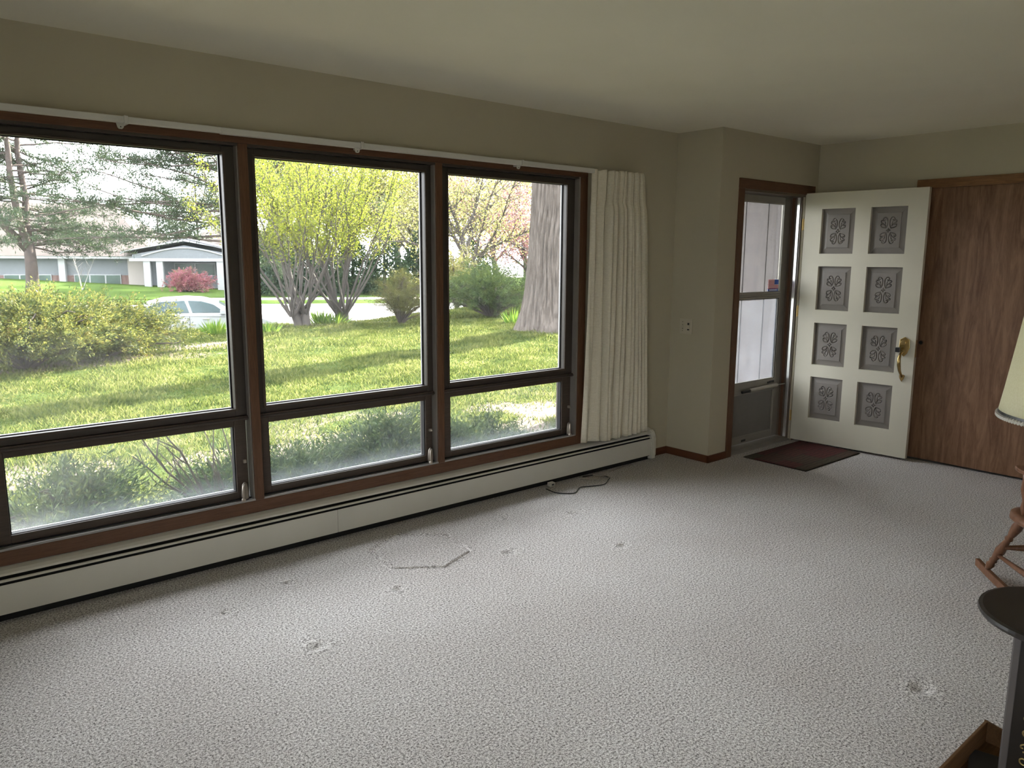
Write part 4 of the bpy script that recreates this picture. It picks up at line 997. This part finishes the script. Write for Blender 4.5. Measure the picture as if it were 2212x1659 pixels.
def broadleaf(px, D, h, cr, cz, nb, nl, mat, label, seed, lsz=.16, z=-1.0, sparse=.35, name='broadleaf_tree', group=None, bark=BARK):
    random.seed(seed); x, y = at_dist(px, D); r = empty(name, (x, y, z), label=label, cat='tree'); m = MB(); b = MB(); P = []
    if group: r['group'] = group
    p, q = limb((0, 0, -.2), (random.gauss(0, .05), random.gauss(0, .05), 1), h*.35, 6, .04, 0, h*.022, h*.014); m.tube(p, q, 8)
    for k in range(nb):
        a = 2*math.pi*(k+random.random())/nb; s0 = p[random.randint(3, 6)]
        p1, q1 = limb(s0, (math.cos(a)*random.uniform(.4, 1.3), math.sin(a)*random.uniform(.4, 1.3), random.uniform(.4, 1.2)), cr*random.uniform(.9, 1.35), 8, .13, .02, h*.009, .02); b.tube(p1, q1, 5, caps=False)
        for j in range(2, 9):
            for _ in range(3):
                p2, q2 = limb(p1[j], (p1[j]-p1[j-1]).normalized()+Vector((random.gauss(0, .8), random.gauss(0, .8), random.gauss(.1, .5))), cr*random.uniform(.2, .5), 5, .16, .0, .028, .008); b.tube(p2, q2, 3, caps=False); P += [tuple(c) for c in p2[1:]]
                p3, q3 = limb(p2[3], (random.gauss(0, 1), random.gauss(0, 1), random.gauss(.1, .6)), cr*.2, 3, .1, 0, .012, .006); b.tube(p3, q3, 3, caps=False); P += [tuple(c) for c in p3[1:]]
    m.build('trunk', bark, r, smooth=True); b.build('branches', bark, r, fix=False, kind='stuff')
    P = np.array(P); P = P[rng.integers(0, len(P), nl)]+rng.normal(0, sparse, (nl, 3))
    leaves('foliage', P, np.tile([0, 0, 0.], (nl, 1)), lsz, lsz*.65, mat, r, kind='stuff')
broadleaf(1010, 38, 10.5, 4.2, 5, 13, 9000, L_YG, 'pale yellow-green tree with arching branches seen through the third window', 31, lsz=.11, sparse=.22)
broadleaf(1140, 46, 8.5, 3.2, 5, 11, 9000, L_PINK, 'pink flowering tree just left of the big trunk', 32, lsz=.13, sparse=.3, name='blossom_tree')
broadleaf(900, 58, 14, 5.5, 6, 12, 9000, L_YG, 'tall pale tree behind the two windows\' mullion', 33, lsz=.20, sparse=.5)
broadleaf(745, 62, 15, 6.5, 6, 14, 16000, L_DIS, 'hazy olive tree behind the right shrub tree', 34, lsz=.24, sparse=.6)
broadleaf(1230, 60, 14, 6, 6, 12, 9000, L_YG, 'pale tree hidden mostly behind the big trunk', 35, lsz=.20, sparse=.5)
broadleaf(1075, 66, 13, 6, 6, 12, 11000, L_PINK, 'distant pinkish tree behind the yellow-green tree', 36, lsz=.24, sparse=.6, name='blossom_tree')
broadleaf(620, 80, 19, 7.5, 6, 14, 16000, L_DIS, 'hazy olive tree behind the left shrub tree', 37, lsz=.24, sparse=.7)
broadleaf(860, 84, 19, 7.5, 6, 14, 15000, L_YG, 'distant pale tree above the olive bush', 38, lsz=.24, sparse=.7)
_ad = at_dist
at_dist = lambda px, D: (24.5, 20.8)
broadleaf(0, 0, 10, 4.2, 6, 12, 12000, L_YG, 'shade tree out to the right of the lawn, beyond the window edge', 39, lsz=.20, sparse=.45, z=-.3)
at_dist = _ad
def evergreen(px, D, h, rad, nl, label, seed, z=-1.0, mat=L_DARK, lsz=.22, group=None):
    random.seed(seed); x, y = at_dist(px, D); r = empty('evergreen_tree', (x, y, z), label=label, cat='tree'); m = MB().tube([(0, 0, -.2), (0, 0, h*.95)], [.16, .03], 7)
    if group: r['group'] = group
    m.build('trunk', BARKD, r); k = np.sqrt(rng.random(nl)); zz = h*(1-k*.98)+.1; rr = rad*(k**.8)*(.55+.45*rng.random(nl)); a = rng.random(nl)*2*np.pi
    lump = 1+.18*np.sin(3*a+zz*1.5)+.12*np.sin(7*a-zz*3); P = np.stack([rr*lump*np.cos(a), rr*lump*np.sin(a), zz], -1)
    leaves('foliage', P, np.concatenate([P[:, :2]*.6, -.15*np.ones((nl, 1))], 1), lsz, lsz*.5, mat, r, spread=.6, kind='stuff')
for i, (px, D, h, rd_) in enumerate([(590, 50, 4.8, 1.7), (645, 53, 4.6, 1.8), (700, 50, 3.8, 1.7), (762, 53, 4.2, 1.9), (830, 50, 4.2, 1.9), (905, 53, 4.2, 2.0)]):
    evergreen(px, D, h, rd_, 5500, ['dark evergreen shrub across the road behind the left shrub tree', 'second dark evergreen across the road, between the shrub tree stems', 'low dark evergreen across the road behind the strap-leaved clumps', 'dark evergreen across the road behind the right shrub tree base', 'dark evergreen across the road above the olive bush', 'dark evergreen across the road behind the second mullion'][i], 40+i)
evergreen(1020, 45, 3.4, 2.0, 4500, 'small dark conifer above the spreading juniper in the third window', 50)
evergreen(345, 80, 9.6, 6.0, 16000, 'dense dark green conifer rising behind the entrance gable', 52, z=-1, mat=L_PINE)
evergreen(430, 82, 12, 6.0, 16000, 'tall dark conifer behind the entrance gable at the first mullion', 53, z=-1, mat=L_PINE)
# magenta shrub at the building
juniper('flowering_shrub', 398, 53, 1.6, 1.0, 1.5, 36, L_RED, 'magenta flowering shrub in front of the white building', z=-1.05, seed=14, lsz=.16, tuft=12)

# foundation shrubs right under the window
FS_ = [((.72, 4.72), .55, .42, .52, 'dark green yew in the lower left window pane'), ((1.02, 4.55), .35, .3, .22, 'small low yew beside the yew in the lower left pane'),
       ((1.78, 4.95), .50, .35, .38, 'yew sprays behind the bare twigs in the lower left pane'), ((2.25, 4.85), .50, .38, .40, 'yew at the left of the lower middle pane'),
       ((2.85, 4.90), .55, .38, .55, 'taller yew at the right of the lower middle pane'), ((3.40, 4.75), .40, .33, .42, 'yew at the second mullion, lower panes'),
       ((3.95, 4.90), .40, .32, .42, 'thin yew sprays in the lower right pane')]
for i, (p, rx, ry, h, lb) in enumerate(FS_):
    juniper('yew_shrub', None, p, rx, ry, h*1.05+.06, 44 if i != 6 else 16, L_YEW, lb, seed=60+i, lsz=.046, tuft=26 if i != 6 else 22, z=-.31, lw=.20, bare=.2, group=None)
random.seed(77)
tw = empty('bare_shrub', (1.72, 4.80, -.31), label='bare twiggy shrub in the right corner of the lower left pane', cat='bush'); m = MB()
for k in range(30):
    a = random.uniform(0, 6.3)
    p, q = limb((.10*math.cos(a)-.02, .07*math.sin(a), 0), (random.gauss(-.08, .25), random.gauss(0, .2), 1), random.uniform(.45, .9), 7, .08, 0, .007, .003); m.tube(p, q, 4)
for k in range(3):
    p, q = limb((-.02, 0, .05), (-.75, .05, 1), random.uniform(.75, .95), 9, .10, -.02, .011, .004); m.tube(p, q, 5)
    for j in (3, 5, 6, 7):
        p2, q2 = limb(p[j], (random.gauss(-.3, .6), random.gauss(0, .4), random.gauss(.5, .4)), .25, 4, .15, 0, .005, .002); m.tube(p2, q2, 3)
m.build('twigs', TWIG, tw, fix=False, kind='stuff')

# ------------------------------------------------------------------ building across the road
B0 = st(-14.6, 57.4)
bd = empty('building', (B0[0], B0[1], -1.2), math.atan2(SV[1], SV[0]), label='long low white building with brown hipped roof and gabled entrance', cat='building')
BW = plain('pale_grey_wall', (.15, .165, .18), .8, var=.03); BG = plain('building_window_glass', (.04, .07, .055), .3, var=.3, scale=1); BWH = plain('white_fascia', (.30, .31, .32), .6)
t = NT('distant_brick'); v = t.coord(); br = t.n('ShaderNodeTexBrick'); t.l(v, br.inputs['Vector']); br.inputs['Scale'].default_value = 5
br.inputs['Color1'].default_value = (.10, .055, .048, 1); br.inputs['Color2'].default_value = (.14, .085, .075, 1); br.inputs['Mortar'].default_value = (.35, .32, .3, 1)
t.l(br.outputs[0], t.b.inputs['Base Color']); t.b.inputs['Roughness'].default_value = .9; BRK = t.m
t = NT('brown_shingles'); v = t.coord(scale=(1, 1, 3)); t.l(t.ramp(t.noise(v, 5, 5, .7), [(.3, (.055, .043, .038)), (.7, (.09, .074, .066))]), t.b.inputs['Base Color']); t.b.inputs['Roughness'].default_value = .95; SHG = t.m
t = NT('dark_slate_shingles'); v = t.coord(); t.l(t.ramp(t.noise(v, 4, 5, .7), [(.3, (.07, .07, .09)), (.7, (.14, .13, .16))]), t.b.inputs['Base Color']); SHD = t.m
# local: x right, y away, z up from -1.2. main wing x -40..0.6
m = MB().box(-40, .6, .25, 12, 0, 2.55); m.build('wing_wall', BW, bd)
MB().box(-40.2, .8, -.35, .0, 2.44, 2.62).build('fascia', BWH, bd)
MB().box(-40.0, .6, -.34, .25, 2.42, 2.46).build('soffit', BWH, bd)
MB().box(-40, .6, .18, .25, 0, 1.30).build('brick_band', BRK, bd)
xw = -39
k = 0
pat_w = [(-8.2, -5.3), (-3.9, -.95), (-12.5, -9.3), (-16.5, -13.4), (-21, -18), (-26, -23), (-31, -28)]
for a, b in pat_w:
    f = MB(); 
    nn = 3 if b-a < 3.0 else 3
    f = MB().box(a, b, .12, .20, .45, 1.36).build('window', BWH, bd)
    for j in range(3):
        xa = a+(b-a)*j/3+.05; MB().box(xa, a+(b-a)*(j+1)/3-.05, .10, .12, .50, 1.31).build('pane', BG, f)
MB().box(-4.75, -4.35, -.1, .25, 0, 2.45).build('white_pilaster', BWH, bd)
MB().box(-.45, .62, .05, .25, 0, 2.45).build('brick_pier', BRK, bd)
# hipped roof
rz0, rz1 = 2.60, 6.5
m = MB(); vs = [(-41, -.4, rz0), (1.6, -.4, rz0), (1.6, 14.4, rz0), (-41, 14.4, rz0), (-34, 7, rz1), (-3.2, 7, rz1)]
m.raw(vs, [(0, 1, 5, 4), (1, 2, 5), (2, 3, 4, 5), (3, 0, 4), (3, 2, 1, 0)]).build('hip_roof', SHG, bd)
MB().box(-9.6, -8.9, 3.9, 4.5, 4.7, 5.15).build('roof_unit', plain('roof_unit_blue', (.10, .13, .2), .6), bd)
# entrance block with gable
MB().box(.6, 10.5, .4, 12, 0, 2.60).build('entry_wall', BW, bd)
gy0 = -1.6
gpoly = [(-.15, 2.62), (.45, 2.62), (3.6, 3.92), (6.75, 2.62), (7.4, 2.62), (7.4, 2.40), (-.15, 2.40)]
MB().prism([(.3, 2.45), (.3, 2.72), (3.6, 3.35), (6.9, 2.72), (6.9, 2.45)], 1, gy0, gy0+.25).build('gable_front', BW, bd)
MB().prism([(-.4, 2.72), (.0, 2.95), (3.6, 3.62), (7.2, 2.95), (7.6, 2.72), (7.6, 2.82), (3.6, 3.76), (-.4, 2.90)], 1, gy0-.15, gy0).build('bargeboard', BWH, bd)
MB().prism([(-.4, 2.84), (3.6, 3.74), (7.6, 2.84), (3.6, 3.84)], 1, gy0-.1, 7).build('gable_roof', SHD, bd)
arc = [(.9+5.4*i/16, 2.62+.55*math.sin(math.pi*i/16)) for i in range(17)]
MB().tube([(x, gy0-.02, z) for x, z in arc], .05, 6).build('arch_moulding', BWH, bd)
MB().box(.1, 7.1, gy0-.05, gy0+.35, 2.28, 2.48).build('entry_beam', BWH, bd)
for x in (.95, 1.75, 5.6, 6.3): MB().box(x, x+.42, gy0, gy0+.35, 0, 2.3).build('column', BWH, bd)
for a, b in ((2.5, 5.2), (5.9, 7.6), (8.2, 9.8)):
    f = MB().box(a, b, .3, .42, 1.25, 2.15).build('window', BWH, bd)
    for j in range(2): MB().box(a+(b-a)*j/2+.06, a+(b-a)*(j+1)/2-.06, .27, .30, 1.31, 2.09).build('pane', BG, f)
m = MB(); vs = [(.2, -.1, 2.58), (11.5, -.1, 2.58), (11.5, 12.4, 2.58), (.2, 12.4, 2.58), (4, 6, 4.6), (8, 6, 4.6)]
m.raw(vs, [(0, 1, 5, 4), (1, 2, 5), (2, 3, 4, 5), (3, 0, 4), (3, 2, 1, 0)]).build('entry_roof', SHG, bd)

# ------------------------------------------------------------------ white car
def car():
    x, y = at_dist(412, 24.5); cxy = (x, y)
    ang = math.atan2(-.335, .942)     # heads to the right of the picture, slightly towards us
    r = empty('car', (x, y, -1.15), ang, label='white four-door saloon car parked beyond the lawn, left of the first mullion', cat='car')
    PAINT = plain('white_car_paint', (.26, .27, .29), .18, var=.01, spec=.6); CG = plain('car_glass', (.03, .05, .055), .12, var=.3, scale=1.5, spec=.25); RUB = plain('tyre_rubber', (.02, .02, .02), .8); RIM = plain('alloy_rim', (.5, .5, .5), .3, metal=.8)
    hw = .90
    # side profile of the lower body: (x, z) from tail to nose
    low = [(-2.32, .42), (-2.36, .70), (-2.30, .98), (-1.75, 1.06), (-1.2, 1.03), (1.0, .98), (1.25, .96), (1.95, .86), (2.25, .74), (2.34, .55), (2.30, .36), (1.9, .25), (-1.9, .25), (-2.25, .32)]
    n = len(low); V = []; F = []
    secs = [(-hw, .90), (-hw*.985, .985), (-hw*.9, 1.0), (0, 1.02), (hw*.9, 1.0), (hw*.985, .985), (hw, .90)]
    for yy, sc_ in secs:
        for px_, pz in low:
            tap = 1-.05*(abs(yy)/hw)**3
            V.append((px_*tap, yy*(1-.10*(abs(px_)/2.36)**4), .62+(pz-.62)*(sc_ if sc_ < 1 else 1)+(.02 if yy == 0 and pz > .8 else 0)))
    for i in range(len(secs)-1):
        for j in range(n): a, b = i*n+j, i*n+(j+1) % n; F.append((a, b, b+n, a+n))
    F.append(tuple(range(n))); F.append(tuple(reversed(range((len(secs)-1)*n, len(secs)*n))))
    MB().raw(V, F).build('body', PAINT, r, smooth=False, bevel=.03)
    # greenhouse
    top = [(-1.80, 1.03), (-1.25, 1.33), (-.85, 1.435), (-.2, 1.47), (.25, 1.44), (.65, 1.33), (1.20, .98)]
    V = []; F = []; n = len(top)
    for yy, zz in ((-.80, 0), (-.66, 0), (.66, 0), (.80, 0)):
        for i, (px_, pz) in enumerate(top):
            e = abs(yy) > .7; f_ = (pz-1.0)/.47
            V.append((px_, math.copysign(abs(yy) if not e else .86-.24*f_, yy) if e else yy*(1.1-.25*f_), pz-(.035*f_ if e else 0)))
    for i in range(3):
        for j in range(n-1): a = i*n+j; F.append((a, a+1, a+1+n, a+n))
    F.append(tuple(range(n))); F.append(tuple(reversed(range(3*n, 4*n)))); F.append((0, n, 2*n, 3*n)); 
    MB().raw(V, F).build('roof', PAINT, r, smooth=False, bevel=.02)
    def sidewin(name, poly, s_):
        m = MB(); o = []; 
        for d in (.004, .016):
            for px_, pz in poly: f_ = (pz-1.0)/.47; o.append((px_, s_*(.86-.24*f_+.012+d-.012), pz))
        k = len(poly); m.raw(o, [tuple(range(k)), tuple(reversed(range(k, 2*k)))]+[(i, i+k, (i+1) % k+k, (i+1) % k) for i in range(k)]); return m.build(name, CG, r)
    for s_ in (-1, 1):
        sidewin('rear_side_window', [(-1.22, 1.06), (-1.28, 1.16), (-.90, 1.355), (-.22, 1.385), (-.10, 1.05)], s_)
        sidewin('front_side_window', [(-.02, 1.05), (-.13, 1.385), (.22, 1.365), (.55, 1.27), (.86, 1.04)], s_)
        MB().box(.72, .86, *sorted((s_*.87, s_*1.02)), 1.0, 1.12).build('mirror', PAINT, r, bevel=.02)
        for hx_ in (-.75, .25): MB().box(hx_, hx_+.18, *sorted((s_*.885, s_*.915)), .86, .89).build('door_handle', RIM, r, bevel=.005)
        MB().tube([(-.10, s_*.893, .30), (-.10, s_*.905, .60), (-.10, s_*.880, .99)], .006, 4).build('door_seam', RUB, r)
        for wx in (-1.40, 1.42):
            w_ = MB().tube([(wx, s_*.68, .325), (wx, s_*.915, .325)], .325, 28).build('wheel', RUB, r)
            MB().tube([(wx, s_*.90, .325), (wx, s_*.925, .325)], .21, 20).build('rim', RIM, w_)
    def glassq(name, x0, z0, x1, z1, off):
        m = MB(); d = Vector((z1-z0, 0, -(x1-x0))).normalized()*off
        m.raw([(x0+d.x, -.70, z0+d.z), (x0+d.x, .70, z0+d.z), (x1+d.x, .56, z1+d.z), (x1+d.x, -.56, z1+d.z), (x0, -.70, z0), (x0, .70, z0), (x1, .56, z1), (x1, -.56, z1)], [(0, 1, 2, 3), (7, 6, 5, 4), (0, 4, 5, 1), (1, 5, 6, 2), (2, 6, 7, 3), (3, 7, 4, 0)]); m.build(name, CG, r)
    glassq('windscreen', 1.14, 1.02, .70, 1.31, -.012) ; glassq('rear_window', -1.72, 1.08, -1.27, 1.31, -.012)
    for s_ in (-1, 1):
        MB().box(2.18, 2.30, *sorted((s_*.50, s_*.80)), .62, .74).build('headlight', RIM, r, bevel=.01)
        MB().box(-2.36, -2.26, *sorted((s_*.50, s_*.82)), .78, .92).build('tail_light', plain('tail_red', (.4, .02, .02), .3), r, bevel=.01)
car()
